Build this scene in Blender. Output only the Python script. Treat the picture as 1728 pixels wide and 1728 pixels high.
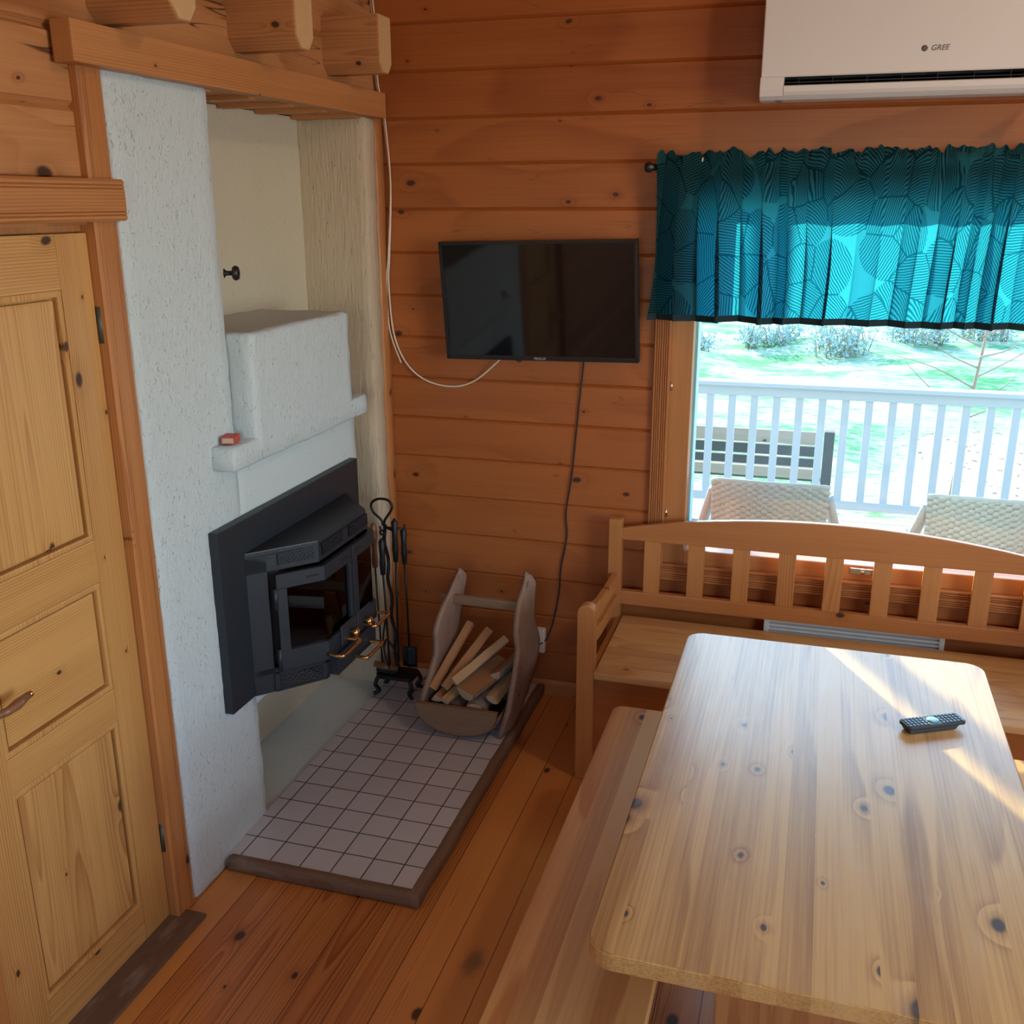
import bpy, bmesh, math, random
from mathutils import Vector, Matrix, noise
random.seed(7)
PI = math.pi
for o in list(bpy.data.objects): bpy.data.objects.remove(o)
SC = bpy.context.scene
COL = SC.collection

# ------------------------------------------------------------------ camera
CAMZ = 2.05
YAW, PITCH, ROLL, FPX = -0.29390727, 0.29799446, -0.00374325, 1704.88
fw = Vector((math.sin(YAW)*math.cos(PITCH), math.cos(YAW)*math.cos(PITCH), -math.sin(PITCH)))
rt = Vector((math.cos(YAW), -math.sin(YAW), 0)); up = rt.cross(fw)
c_, s_ = math.cos(ROLL), math.sin(ROLL)
rt, up = c_*rt + s_*up, -s_*rt + c_*up
cam = bpy.data.cameras.new('camera'); camo = bpy.data.objects.new('camera', cam); COL.objects.link(camo)
camo.matrix_world = Matrix(((rt.x, up.x, -fw.x, 0), (rt.y, up.y, -fw.y, 0), (rt.z, up.z, -fw.z, CAMZ), (0, 0, 0, 1)))
cam.sensor_width = 36; cam.sensor_fit = 'HORIZONTAL'; cam.lens = FPX/1728*36
cam.clip_start = 0.05; cam.clip_end = 400
SC.camera = camo

# ------------------------------------------------------------------ world, sun, added fill lights, exposure
SUN_EL, SUN_AZ = math.radians(17.5), math.atan2(-0.457, 0.889)   # azimuth measured from +y towards +x
W = bpy.data.worlds.new('sky'); SC.world = W; W.use_nodes = True
wn = W.node_tree; wn.nodes.clear()
sky = wn.nodes.new('ShaderNodeTexSky'); sky.sky_type = 'NISHITA'; sky.sun_disc = False
sky.sun_elevation = math.radians(32); sky.sun_rotation = SUN_AZ
sky.air_density = 1.0; sky.dust_density = 0.6; sky.ozone_density = 1.4
bg = wn.nodes.new('ShaderNodeBackground'); bg.inputs[1].default_value = 0.72
wo = wn.nodes.new('ShaderNodeOutputWorld')
wn.links.new(sky.outputs[0], bg.inputs[0]); wn.links.new(bg.outputs[0], wo.inputs[0])

def light(name, kind, loc, direction, energy, color, **kw):
    l = bpy.data.lights.new(name, kind); o = bpy.data.objects.new(name, l); COL.objects.link(o)
    o.location = loc; o.rotation_euler = Vector(direction).to_track_quat('-Z', 'Y').to_euler()
    l.energy = energy; l.color = color
    for k, v in kw.items(): setattr(l, k, v)
    return o
sd = Vector((-math.sin(SUN_AZ)*math.cos(SUN_EL), -math.cos(SUN_AZ)*math.cos(SUN_EL), -math.sin(SUN_EL)))
light('sun', 'SUN', (-4, 9, 5), sd, 13.5, (1.0, 0.84, 0.54), angle=math.radians(0.6))
# fill lights added at unseen openings in the right and rear walls
light('fill_right_opening', 'AREA', (2.66, 1.1, 1.75), (-1, 0.12, -0.1), 52, (0.74, 0.90, 1.0), shape='RECTANGLE', size=1.7, size_y=1.5)
light('fill_rear_opening', 'AREA', (0.3, -2.66, 1.7), (0, 1, -0.05), 6, (1.0, 0.93, 0.84), shape='RECTANGLE', size=2.2, size_y=1.5)
light('ceiling_lamp_bulb', 'POINT', (1.25, 2.1, 3.35), (0, 0, -1), 32, (1.0, 0.80, 0.56), shadow_soft_size=0.10)
SC.view_settings.view_transform = 'Standard'; SC.view_settings.look = 'None'
SC.view_settings.gamma = 1.0; SC.view_settings.use_curve_mapping = False
SC.view_settings.exposure = 0.22

# ------------------------------------------------------------------ node helpers / materials
class NT:
    def __init__(s, name):
        s.m = bpy.data.materials.new(name); s.m.use_nodes = True; s.t = s.m.node_tree; s.t.nodes.clear()
        s.out = s.n('ShaderNodeOutputMaterial')
    def n(s, typ, **kw):
        nd = s.t.nodes.new(typ)
        for k, v in kw.items(): setattr(nd, k, v)
        return nd
    def put(s, sock, v):
        if v is None: return
        if hasattr(v, 'is_output'): s.t.links.new(v, sock)
        else: sock.default_value = v
    def math(s, op, a, b=None, c=None, clamp=False):
        nd = s.n('ShaderNodeMath', operation=op, use_clamp=clamp)
        for i, v in enumerate((a, b, c)): s.put(nd.inputs[i], v)
        return nd.outputs[0]
    def vec(s, x=0., y=0., z=0.):
        nd = s.n('ShaderNodeCombineXYZ')
        for i, v in enumerate((x, y, z)): s.put(nd.inputs[i], v)
        return nd.outputs[0]
    def noise(s, v, scale=1., detail=3., rough=.5, dist=0.):
        nd = s.n('ShaderNodeTexNoise'); s.put(nd.inputs['Vector'], v)
        for k, x in (('Scale', scale), ('Detail', detail), ('Roughness', rough), ('Distortion', dist)): s.put(nd.inputs[k], x)
        return nd.outputs['Fac']
    def white(s, w):
        nd = s.n('ShaderNodeTexWhiteNoise', noise_dimensions='1D'); s.put(nd.inputs['W'], w); return nd.outputs['Value']
    def mix(s, f, a, b, blend='MIX'):
        nd = s.n('ShaderNodeMix', data_type='RGBA', blend_type=blend)
        s.put(nd.inputs[0], f); s.put(nd.inputs[6], a); s.put(nd.inputs[7], b); return nd.outputs[2]
    def rng(s, v, a, b, c=0., d=1., smooth=True):
        nd = s.n('ShaderNodeMapRange', interpolation_type='SMOOTHSTEP' if smooth else 'LINEAR')
        for i, x in enumerate((v, a, b, c, d)): s.put(nd.inputs[i], x)
        return nd.outputs[0]
    def xyz(s, v):
        nd = s.n('ShaderNodeSeparateXYZ'); s.put(nd.inputs[0], v); return nd.outputs
    def bsdf(s, col, rough=.5, metal=0., spec=.5, coat=0., coat_rough=.1, bump=None, bs=.3, bd=.01, **kw):
        p = s.n('ShaderNodeBsdfPrincipled')
        s.put(p.inputs['Base Color'], col); s.put(p.inputs['Roughness'], rough); s.put(p.inputs['Metallic'], metal)
        s.put(p.inputs['Specular IOR Level'], spec); s.put(p.inputs['Coat Weight'], coat); s.put(p.inputs['Coat Roughness'], coat_rough)
        for k, v in kw.items(): s.put(p.inputs[k.replace('_', ' ')], v)
        if bump is not None:
            b = s.n('ShaderNodeBump'); s.put(b.inputs['Strength'], bs); s.put(b.inputs['Distance'], bd); s.put(b.inputs['Height'], bump)
            s.t.links.new(b.outputs[0], p.inputs['Normal'])
        return p
    def end(s, sh):
        s.t.links.new(sh.outputs[0] if hasattr(sh, 'outputs') else sh, s.out.inputs[0]); return s.m

def C4(c): return (c[0], c[1], c[2], 1.0)
def srgb(r, g, b):
    f = lambda u: (u/255/12.92 if u/255 <= .04045 else ((u/255+.055)/1.055)**2.4)
    return (f(r), f(g), f(b), 1.0)

def wood(name, light, dark, axis='X', across='Z', board=0., off=0., var=.12, ring=26., knots=.45, kd=4., krad=.04,
         kcol=(.05, .018, .008), rough=.45, coat=0., gap=0., bump=.15, wear=0., streak=.45, crate=0., hue=0., rc=.7, arch=.6, stain=None):
    """pine with growth rings, streaks and knots; coordinates are the object's own metres"""
    t = NT(name)
    tc = t.n('ShaderNodeTexCoord'); x = t.xyz(tc.outputs['Object']); ix = {'X': 0, 'Y': 1, 'Z': 2}
    third = [k for k in 'XYZ' if k not in (axis, across)][0]
    L, A, T = x[ix[axis]], x[ix[across]], x[ix[third]]
    orand = t.n('ShaderNodeObjectInfo').outputs['Random']
    base = t.math('MULTIPLY', orand, 13.7)
    if board:
        q = t.math('DIVIDE', t.math('SUBTRACT', A, off), board); idx = t.math('FLOOR', q)
        br = t.white(t.math('ADD', idx, base)); br2 = t.white(t.math('ADD', idx, 51.3))
    else:
        br = t.white(base); br2 = t.white(t.math('ADD', base, 3.3)); q = None
    L2 = t.math('ADD', L, t.math('MULTIPLY_ADD', br, 37., base)); A2 = t.math('MULTIPLY_ADD', br2, 5.3, A)
    low = t.noise(t.vec(t.math('MULTIPLY', L2, .55), t.math('MULTIPLY', A2, 3.), t.math('MULTIPLY', T, 3.)), 1., 2., .5)
    vo = t.n('ShaderNodeTexVoronoi', voronoi_dimensions='2D')
    t.put(vo.inputs['Vector'], t.vec(t.math('MULTIPLY_ADD', low, .35, t.math('MULTIPLY', L2, kd*.62)), t.math('MULTIPLY', A2, kd))); t.put(vo.inputs['Scale'], 1.)
    d = vo.outputs['Distance']; cr = t.xyz(vo.outputs['Color'])
    has = t.math('LESS_THAN', cr[0], knots)
    kr = t.math('MULTIPLY_ADD', t.math('MULTIPLY', cr[1], cr[1]), krad*1.2, krad*.35)
    kd_ = t.math('DIVIDE', d, kr)
    kmask = t.math('MULTIPLY', t.rng(kd_, .55, 1.15, 1., 0.), has)
    halo = t.math('MULTIPLY', t.rng(kd_, .5, 4.5, 1., 0.), has)
    if q is not None: al = t.math('MULTIPLY', t.math('SUBTRACT', t.math('FRACT', q), t.math('MULTIPLY_ADD', br2, .9, .05)), board)
    else: al = t.math('ADD', A, t.math('MULTIPLY_ADD', br2, .10, -.05))
    hv = t.noise(t.vec(t.math('MULTIPLY', L2, .75), t.math('MULTIPLY', br2, 9.), 0.), 1., 1., .4)
    dp = t.math('ADD', t.math('MULTIPLY_ADD', hv, .095*arch, t.math('MULTIPLY_ADD', br, .10, -.045)), t.math('MULTIPLY', T, 1.))
    Aw = t.math('SQRT', t.math('MULTIPLY_ADD', al, al, t.math('MULTIPLY', dp, dp)))
    Aw = t.math('ADD', t.math('MULTIPLY_ADD', low, .012, Aw), t.math('MULTIPLY', t.math('MULTIPLY', halo, halo), .006))
    fq = t.math('FRACT', t.math('MULTIPLY', Aw, ring*9.))
    rg = t.math('MULTIPLY', t.math('POWER', fq, 1.8), t.rng(fq, .88, 1., 1., 0.))
    pres = t.noise(t.vec(t.math('MULTIPLY', L2, .5), t.math('MULTIPLY', A2, 11.), 3.), 1., 2., .5)
    rg = t.math('MULTIPLY', rg, t.rng(pres, .30, .62, .25, 1.25))
    st = t.noise(t.vec(t.math('MULTIPLY', L2, 2.2), t.math('MULTIPLY', A2, 150.), t.math('MULTIPLY', T, 150.)), 1., 3., .6)
    br_ = t.noise(t.vec(t.math('MULTIPLY', L2, .9), t.math('MULTIPLY', A2, 9.), 0.), 1., 2.)
    f = t.math('ADD', t.math('MULTIPLY', rg, rc), t.math('MULTIPLY', t.math('SUBTRACT', st, .5), streak*1.6))
    f = t.math('ADD', f, t.math('MULTIPLY', t.math('SUBTRACT', br_, .5), .7))
    f = t.math('ADD', f, t.math('MULTIPLY', t.math('SUBTRACT', br, .5), var*3.), clamp=False)
    f = t.math('ADD', f, t.math('MULTIPLY', halo, .22)); f = t.math('ADD', f, .08, clamp=True)
    col = t.mix(f, C4(light), C4(dark))
    if hue:
        col = t.mix(t.math('MULTIPLY', br2, hue), col, C4((light[0]*.75, light[1]*.52, light[2]*.4)))
    col = t.mix(t.math('MULTIPLY', kmask, .97), col, C4(kcol))
    if wear:
        wv = t.noise(t.vec(t.math('MULTIPLY', L, 3.), t.math('MULTIPLY', A, 14.), 0.), 1., 5., .65)
        col = t.mix(t.rng(wv, .5, .75, 0., wear), col, C4((.72, .62, .5)))
    if stain:
        dx = t.math('SUBTRACT', L, stain[0]); dy = t.math('SUBTRACT', A, stain[1])
        dd = t.math('SQRT', t.math('ADD', t.math('MULTIPLY', dx, dx), t.math('MULTIPLY', t.math('MULTIPLY', dy, dy), 4.)))
        sn = t.noise(t.vec(L, A, 0.), 28., 3., .6)
        col = t.mix(t.math('MULTIPLY', t.rng(t.math('MULTIPLY_ADD', sn, .07, dd), .05, .12, 1., 0.), .6), col, C4((.075, .06, .04)))
    hgt = t.math('MULTIPLY', st, 1.)
    if crate:
        ck = t.noise(t.vec(t.math('MULTIPLY', L2, 1.2), t.math('MULTIPLY', A2, 16.), 0.), 1., 2.)
        cm = t.rng(t.math('ABSOLUTE', t.math('SUBTRACT', ck, .5)), 0., .016 if crate > .5 else .008, crate, 0.)
        seg = t.noise(t.vec(t.math('MULTIPLY', L2, 1.7), t.math('MULTIPLY', A2, 7.), 4.), 1., 1.)
        cm = t.math('MULTIPLY', cm, t.rng(seg, .52, .58)); col = t.mix(cm, col, C4((.03, .012, .006)))
    if gap and q is not None:
        fr = t.math('FRACT', q); e = t.math('MINIMUM', fr, t.math('SUBTRACT', 1., fr))
        gm = t.rng(e, gap/board*.4, gap/board, 1., 0.)
        col = t.mix(t.math('MULTIPLY', gm, .8), col, C4((.04, .015, .007)))
        hgt = t.math('MULTIPLY_ADD', gm, -3., hgt)
    rr = t.math('MULTIPLY_ADD', st, .16, rough-.08)
    return t.end(t.bsdf(col, rr, coat=coat, coat_rough=.22, bump=hgt, bs=bump, bd=.002))

def plain(name, col, rough=.5, metal=0., spec=.5, coat=0., bumpscale=0., bs=.2, var=0.):
    t = NT(name); tc = t.n('ShaderNodeTexCoord').outputs['Object']
    n = t.noise(tc, bumpscale or 30., 4.)
    c = t.mix(t.math('MULTIPLY', n, var), C4(col), C4([v*.5 for v in col[:3]])) if var else C4(col)
    return t.end(t.bsdf(c, t.math('MULTIPLY_ADD', n, .1, rough-.05), metal, spec, coat, bump=n if bumpscale else None, bs=bs, bd=.003))

def plaster(name, col, stretch=(38., 38., 14.), bs=.75, dirt=.12):
    t = NT(name); tc = t.n('ShaderNodeTexCoord').outputs['Object']
    mp = t.n('ShaderNodeVectorMath', operation='MULTIPLY'); t.put(mp.inputs[0], tc); mp.inputs[1].default_value = stretch
    a = t.noise(mp.outputs[0], 1., 6., .62, .6); b = t.noise(tc, 3., 3.)
    pits = t.rng(t.noise(mp.outputs[0], 2.1, 2., .5, 1.2), .28, .36, 1., 0.)
    h = t.math('MULTIPLY_ADD', pits, -.7, a)
    c = t.mix(t.math('MULTIPLY', b, dirt), C4(col), C4([col[0]*.7, col[1]*.62, col[2]*.5]))
    c = t.mix(t.math('MULTIPLY', pits, .22), c, C4((.22, .2, .17)))
    return t.end(t.bsdf(c, .9, spec=.2, bump=h, bs=bs, bd=.006))

M = {}
RED = dict(kcol=(.045, .014, .006))
M['wall'] = wood('pine_wall_red', (.41, .120, .026), (.20, .044, .008), 'X', 'Z', .1665, 2.523-.1665*16, var=.10, ring=20., knots=.85, krad=.034, rough=.42, coat=.12, bump=.1, crate=.3, hue=.3, rc=.42, arch=.35, **RED)
M['wall_left'] = wood('lit_pine_log_wall', (.52, .235, .085), (.30, .105, .03), 'Y', 'Z', .1665, 2.433-.1665*15, var=.1, ring=20., knots=.5, krad=.05, rough=.5, crate=.9, bump=.2)  # same wood as the back wall, its stronger light put into the colour
M['wall_far'] = wood('pine_wall_plain', (.46, .19, .07), (.27, .09, .03), 'Y', 'Z', .1665, 0., knots=.3)
M['ceil'] = wood('pine_ceiling', (.50, .23, .09), (.32, .12, .04), 'X', 'Y', .12, 0., knots=.4, gap=.003)
STX, STY = -.788, 2.22
M['floor'] = wood('pine_floor', (.66, .275, .07), (.27, .07, .014), 'Y', 'X', .118, -1.69, var=.27, ring=16., knots=.55, kd=4.2, krad=.055, rough=.36, coat=.12, gap=.0022, bump=.1, hue=.3, stain=(STY, STX))
M['door'] = wood('pine_door_upright', (.62, .33, .105), (.36, .145, .035), 'Z', 'Y', 0., ring=15., knots=.85, krad=.045, kd=5., rough=.42, coat=.1)
M['door_h'] = wood('pine_door_level', (.62, .33, .105), (.36, .145, .035), 'Y', 'Z', 0., ring=15., knots=.8, krad=.045, kd=5., rough=.42, coat=.1)
M['door_p'] = wood('pine_door_panel', (.62, .335, .11), (.36, .145, .035), 'Z', 'Y', .085, .03, var=.12, ring=15., knots=.8, krad=.045, kd=5., rough=.42, coat=.1)
M['trim_z'] = wood('pine_trim_upright', (.50, .20, .06), (.28, .088, .022), 'Z', 'Y', 0., ring=22., knots=.6, kd=5., krad=.045, rough=.4, coat=.1)
M['trim_y'] = wood('pine_trim_level', (.52, .225, .075), (.31, .105, .028), 'Y', 'Z', 0., ring=18., knots=.55, kd=5., krad=.04, rough=.45)
M['trim_x'] = wood('pine_trim_along_wall', (.46, .17, .05), (.25, .075, .02), 'X', 'Z', 0., ring=26., knots=.5, kd=5., krad=.04, rough=.4)
M['trim_zx'] = wood('pine_trim_window', (.46, .165, .048), (.24, .07, .018), 'Z', 'X', 0., ring=26., knots=.6, kd=5., krad=.035, rough=.4)
M['beam'] = wood('pine_beam_end', (.52, .235, .085), (.33, .12, .036), 'X', 'Z', .1, 2.4, ring=14., knots=.3, rough=.55, bump=.25)
M['table'] = wood('pale_pine_table', (.64, .385, .14), (.33, .15, .04), 'Y', 'X', .058, -.32, var=.2, ring=22., knots=1., kd=4.6, krad=.05, kcol=(.05, .03, .03), rough=.37, coat=.42, gap=0., wear=.15, streak=.9, bump=.06, arch=.10)
M['bench'] = wood('pine_bench_top', (.72, .42, .15), (.44, .17, .042), 'Y', 'X', .055, -.55, var=.34, ring=20., knots=.5, kd=5., krad=.05, rough=.5, coat=0., gap=0., arch=.12)
M['bench_leg'] = wood('pine_bench_leg', (.50, .23, .08), (.33, .12, .035), 'Z', 'X', .09, 0., knots=.3, rough=.45)
M['sofa_x'] = wood('pine_sofa_rail', (.48, .185, .052), (.26, .075, .016), 'X', 'Z', 0., ring=20., knots=.25, kd=4., krad=.05, rough=.36, coat=.2)
M['sofa_z'] = wood('pine_sofa_slat', (.52, .215, .064), (.30, .095, .022), 'Z', 'X', 0., ring=20., knots=.15, kd=4., krad=.05, rough=.36, coat=.2)
M['sofa_y'] = wood('pine_sofa_arm', (.52, .215, .064), (.30, .095, .022), 'Y', 'Z', 0., ring=20., knots=.15, kd=4., krad=.05, rough=.36, coat=.2)
M['sofa_panel'] = wood('shaded_pine_sofa_panel', (.36, .11, .025), (.2, .05, .01), 'X', 'Z', 0., ring=20., knots=.3, rough=.4)  # darker sofa pine: shade under the seat put into the colour
M['sofa_seat'] = wood('pine_sofa_seat', (.58, .32, .125), (.38, .165, .05), 'X', 'Y', .06, 3.22, var=.14, ring=20., knots=.45, kd=5., krad=.05, rough=.4, coat=.15, gap=.0005)
M['kerb'] = wood('weathered_kerb', (.20, .115, .07), (.10, .05, .028), 'Y', 'X', 0., ring=30., knots=.2, rough=.7, bump=.6, wear=.35)
M['kerb_x'] = wood('weathered_kerb_cross', (.19, .11, .065), (.09, .045, .025), 'X', 'Z', 0., ring=30., knots=.2, rough=.7, bump=.6, wear=.25)
M['grey_wood'] = wood('weathered_wood', (.34, .215, .15), (.16, .09, .06), 'Z', 'Y', 0., ring=30., knots=.3, kd=6., rough=.8, bump=.5)
M['board'] = wood('basket_board', (.26, .155, .085), (.14, .075, .04), 'X', 'Z', 0., ring=30., knots=.1, rough=.6, bump=.3)
M['log_split'] = wood('split_birch', (.62, .40, .20), (.42, .23, .10), 'X', 'Y', 0., ring=30., knots=.1, rough=.75, bump=.5)
M['log_red'] = wood('split_alder', (.48, .24, .10), (.30, .13, .05), 'X', 'Y', 0., ring=30., knots=.1, rough=.75, bump=.5)
M['handle_wood'] = wood('turned_handle_wood', (.24, .10, .045), (.13, .05, .02), 'Z', 'X', 0., ring=40., knots=0., rough=.4, coat=.2)
M['bark'] = plain('birch_bark', (.30, .24, .19), .85, bumpscale=60., bs=.8, var=.8)
M['endgrain'] = plain('cut_end_grain', (.62, .46, .28), .8, bumpscale=90., bs=.4, var=.4)
M['beam_end'] = plain('sawn_beam_end', (.62, .38, .17), .7, bumpscale=70., bs=.3, var=.35)
M['plaster'] = plaster('white_plaster', (.58, .655, .67), (70., 70., 34.), .8, .08)
M['plaster_in'] = plaster('warm_bounce_plaster', (.62, .57, .43), (60., 60., 24.), .4, .15)  # white plaster with warm light bounced off the wood put into its colour
M['plaster_side'] = plaster('combed_warm_bounce_plaster', (.60, .49, .35), (90., 90., 9.), 1., .15)  # same white plaster, tinted tan for the light bounced off the wood
M['plaster_smooth'] = plaster('smooth_plaster', (.59, .66, .67), (30., 30., 30.), .2, .10)
M['iron'] = plain('black_cast_iron', (.017, .023, .031), .45, .0, .5, bumpscale=160., bs=.12)
M['iron_dark'] = plain('soot_black', (.008, .008, .009), .7)
M['steel_black'] = plain('forged_black_steel', (.014, .014, .016), .45, .3, bumpscale=80., bs=.3)
M['brass'] = plain('polished_brass', (.72, .42, .16), .22, 1.)
M['chrome'] = plain('bright_metal', (.75, .73, .7), .22, 1.)
M['hinge'] = plain('dull_zinc', (.10, .11, .09), .5, .6)
M['white_plastic'] = plain('white_plastic', (.70, .66, .64), .35, spec=.5)
M['white_metal'] = plain('white_painted_metal', (.72, .70, .66), .4)
M['socket_white'] = plain('socket_plastic', (.78, .72, .62), .4)
M['dark_plastic'] = plain('dark_plastic', (.012, .012, .014), .35)
M['vent_dark'] = plain('vent_dark', (.01, .012, .013), .6)
M['grey_text'] = plain('grey_print', (.10, .09, .09), .5)
M['silver_text'] = plain('silver_print', (.45, .45, .46), .4)
M['cable_white'] = plain('cream_cable', (.72, .62, .50), .45)
M['cable_black'] = plain('black_cable', (.012, .012, .012), .5)
M['white_paint'] = plain('white_painted_wood', (.44, .64, .74), .5, bumpscale=25., bs=.05)
M['deck'] = wood('deck_boards', (.30, .30, .29), (.22, .215, .21), 'X', 'Y', .12, 0., knots=.1, gap=.006, rough=.8)
M['wicker'] = plain('pale_rattan', (.36, .38, .41), .7, bumpscale=120., bs=.5, var=.5)
M['out_wood'] = wood('outdoor_plank', (.42, .34, .30), (.26, .2, .18), 'X', 'Z', 0., knots=.1, rough=.85)
M['out_dark'] = plain('outdoor_dark_frame', (.06, .065, .08), .7)
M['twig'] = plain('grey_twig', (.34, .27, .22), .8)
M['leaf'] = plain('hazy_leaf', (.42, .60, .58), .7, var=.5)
M['red_card'] = plain('red_card', (.55, .07, .035), .55)
M['pale_card'] = plain('pale_card', (.55, .40, .30), .7)
M['rubber'] = plain('bristle_dark', (.02, .017, .014), .9)
M['hem'] = plain('dark_hem', (.005, .022, .03), .9)
M['ring'] = plain('cream_ring', (.75, .62, .45), .4)

def _screen():
    t = NT('glossy_black_screen')
    return t.end(t.bsdf(C4((.003, .003, .005)), .06, spec=.6))
M['screen'] = _screen()
def _glass(name, tint, ior=1.45, haze=0.):
    t = NT(name)
    tr = t.n('ShaderNodeBsdfTransparent'); tr.inputs[0].default_value = C4(tint)
    gl = t.n('ShaderNodeBsdfGlossy'); gl.inputs['Roughness'].default_value = .03
    fr = t.n('ShaderNodeFresnel'); fr.inputs[0].default_value = ior
    mx = t.n('ShaderNodeMixShader'); t.put(mx.inputs[0], fr.outputs[0]); t.put(mx.inputs[1], tr.outputs[0]); t.put(mx.inputs[2], gl.outputs[0])
    return t.end(mx)
M['glass'] = _glass('window_glass', (.90, 1.0, 1.0))
M['stove_glass'] = _glass('smoked_stove_glass', (.22, .15, .13))
def _tile():
    t = NT('grey_glazed_tile'); x = t.xyz(t.n('ShaderNodeTexCoord').outputs['Object'])
    u = t.math('DIVIDE', t.math('SUBTRACT', x[0], -1.042), .1052); v = t.math('DIVIDE', t.math('SUBTRACT', x[1], 2.501), .1125)
    def e(q): f = t.math('FRACT', q); return t.math('MINIMUM', f, t.math('SUBTRACT', 1., f))
    m = t.rng(t.math('MINIMUM', e(u), e(v)), .012, .024, 1., 0.)
    r = t.white(t.math('MULTIPLY_ADD', t.math('FLOOR', u), 7.13, t.math('FLOOR', v)))
    n = t.noise(t.vec(x[0], x[1], 0.), 9., 4.)
    c = t.mix(r, C4((.52, .515, .55)), C4((.60, .595, .63))); c = t.mix(t.math('MULTIPLY', n, .2), c, C4((.42, .39, .38)))
    c = t.mix(m, c, C4((.012, .011, .012)))
    return t.end(t.bsdf(c, t.math('MULTIPLY_ADD', m, .5, .22), spec=.5, bump=t.math('SUBTRACT', 1., m), bs=.5, bd=.002))
M['tile'] = _tile()
def _curtain():
    t = NT('teal_hatched_cloth'); uv = t.n('ShaderNodeTexCoord').outputs['UV']
    dn = t.n('ShaderNodeTexNoise'); t.put(dn.inputs['Vector'], uv); t.put(dn.inputs['Scale'], 14.); t.put(dn.inputs['Detail'], 2.)
    sc = t.n('ShaderNodeVectorMath', operation='SCALE'); t.put(sc.inputs[0], dn.outputs['Color']); sc.inputs['Scale'].default_value = .014
    ad = t.n('ShaderNodeVectorMath', operation='ADD'); t.put(ad.inputs[0], uv); t.put(ad.inputs[1], sc.outputs[0])
    vo = t.n('ShaderNodeTexVoronoi', voronoi_dimensions='2D'); t.put(vo.inputs['Vector'], ad.outputs[0]); t.put(vo.inputs['Scale'], 7.); t.put(vo.inputs['Randomness'], .85)
    ed = t.n('ShaderNodeTexVoronoi', voronoi_dimensions='2D', feature='DISTANCE_TO_EDGE'); t.put(ed.inputs['Vector'], ad.outputs[0]); t.put(ed.inputs['Scale'], 7.); t.put(ed.inputs['Randomness'], .85)
    cc = t.xyz(vo.outputs['Color']); x = t.xyz(ad.outputs[0])
    an = t.math('MULTIPLY', cc[0], PI)
    a = t.math('ADD', t.math('MULTIPLY', x[0], t.math('COSINE', an)), t.math('MULTIPLY', x[1], t.math('SINE', an)))
    s = t.math('SINE', t.math('MULTIPLY', a, 2*PI*112.))
    ln = t.rng(s, -.15, .35)
    edge = t.rng(ed.outputs['Distance'], .012, .03, 1., 0.)
    corner = t.rng(vo.outputs['Distance'], .70, .73)
    ln = t.math('MAXIMUM', ln, edge); ln = t.math('MULTIPLY', ln, t.math('SUBTRACT', 1., corner))
    cd = t.mix(ln, C4((.016, .075, .085)), C4((.002, .010, .015)))
    ct = t.mix(ln, C4((.02, .38, .60)), C4((.004, .15, .27)))
    df = t.bsdf(cd, .85, spec=.15)
    tl = t.n('ShaderNodeBsdfTranslucent'); t.put(tl.inputs[0], ct)
    mx = t.n('ShaderNodeMixShader'); mx.inputs[0].default_value = .42
    t.put(mx.inputs[1], df.outputs[0]); t.put(mx.inputs[2], tl.outputs[0])
    return t.end(mx)
M['curtain'] = _curtain()
def _lawn():
    t = NT('spring_lawn'); x = t.xyz(t.n('ShaderNodeTexCoord').outputs['Object'])
    a = t.noise(t.vec(t.math('MULTIPLY', x[0], .6), t.math('MULTIPLY', x[1], .9), 0.), 1., 6., .65)
    b = t.noise(t.vec(t.math('MULTIPLY', x[0], 5.), t.math('MULTIPLY', x[1], 9.), 0.), 1., 4., .6)
    f = t.math('ADD', t.math('MULTIPLY', a, .65), t.math('MULTIPLY', b, .35))
    c = t.mix(t.rng(f, .40, .60), C4((.08, .32, .14)), C4((.55, .62, .48)))
    # bare gravel by the deck's right and a pale gravel track far left
    g = t.math('MULTIPLY', t.rng(x[0], .55, 1.5), t.rng(x[1], 15.5, 12.5)); lv = t.noise(t.vec(x[0], x[1], 0.), 9., 2.)
    gv = t.mix(t.rng(lv, .60, .68), C4((.60, .56, .50)), C4((.14, .10, .06)))
    c = t.mix(g, c, gv)
    return t.end(t.bsdf(c, .95, spec=.1, bump=b, bs=.6, bd=.05))
M['lawn'] = _lawn()
M['gravel'] = plain('pale_gravel', (.72, .71, .68), .95, bumpscale=20., bs=.4, var=.2)

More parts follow.
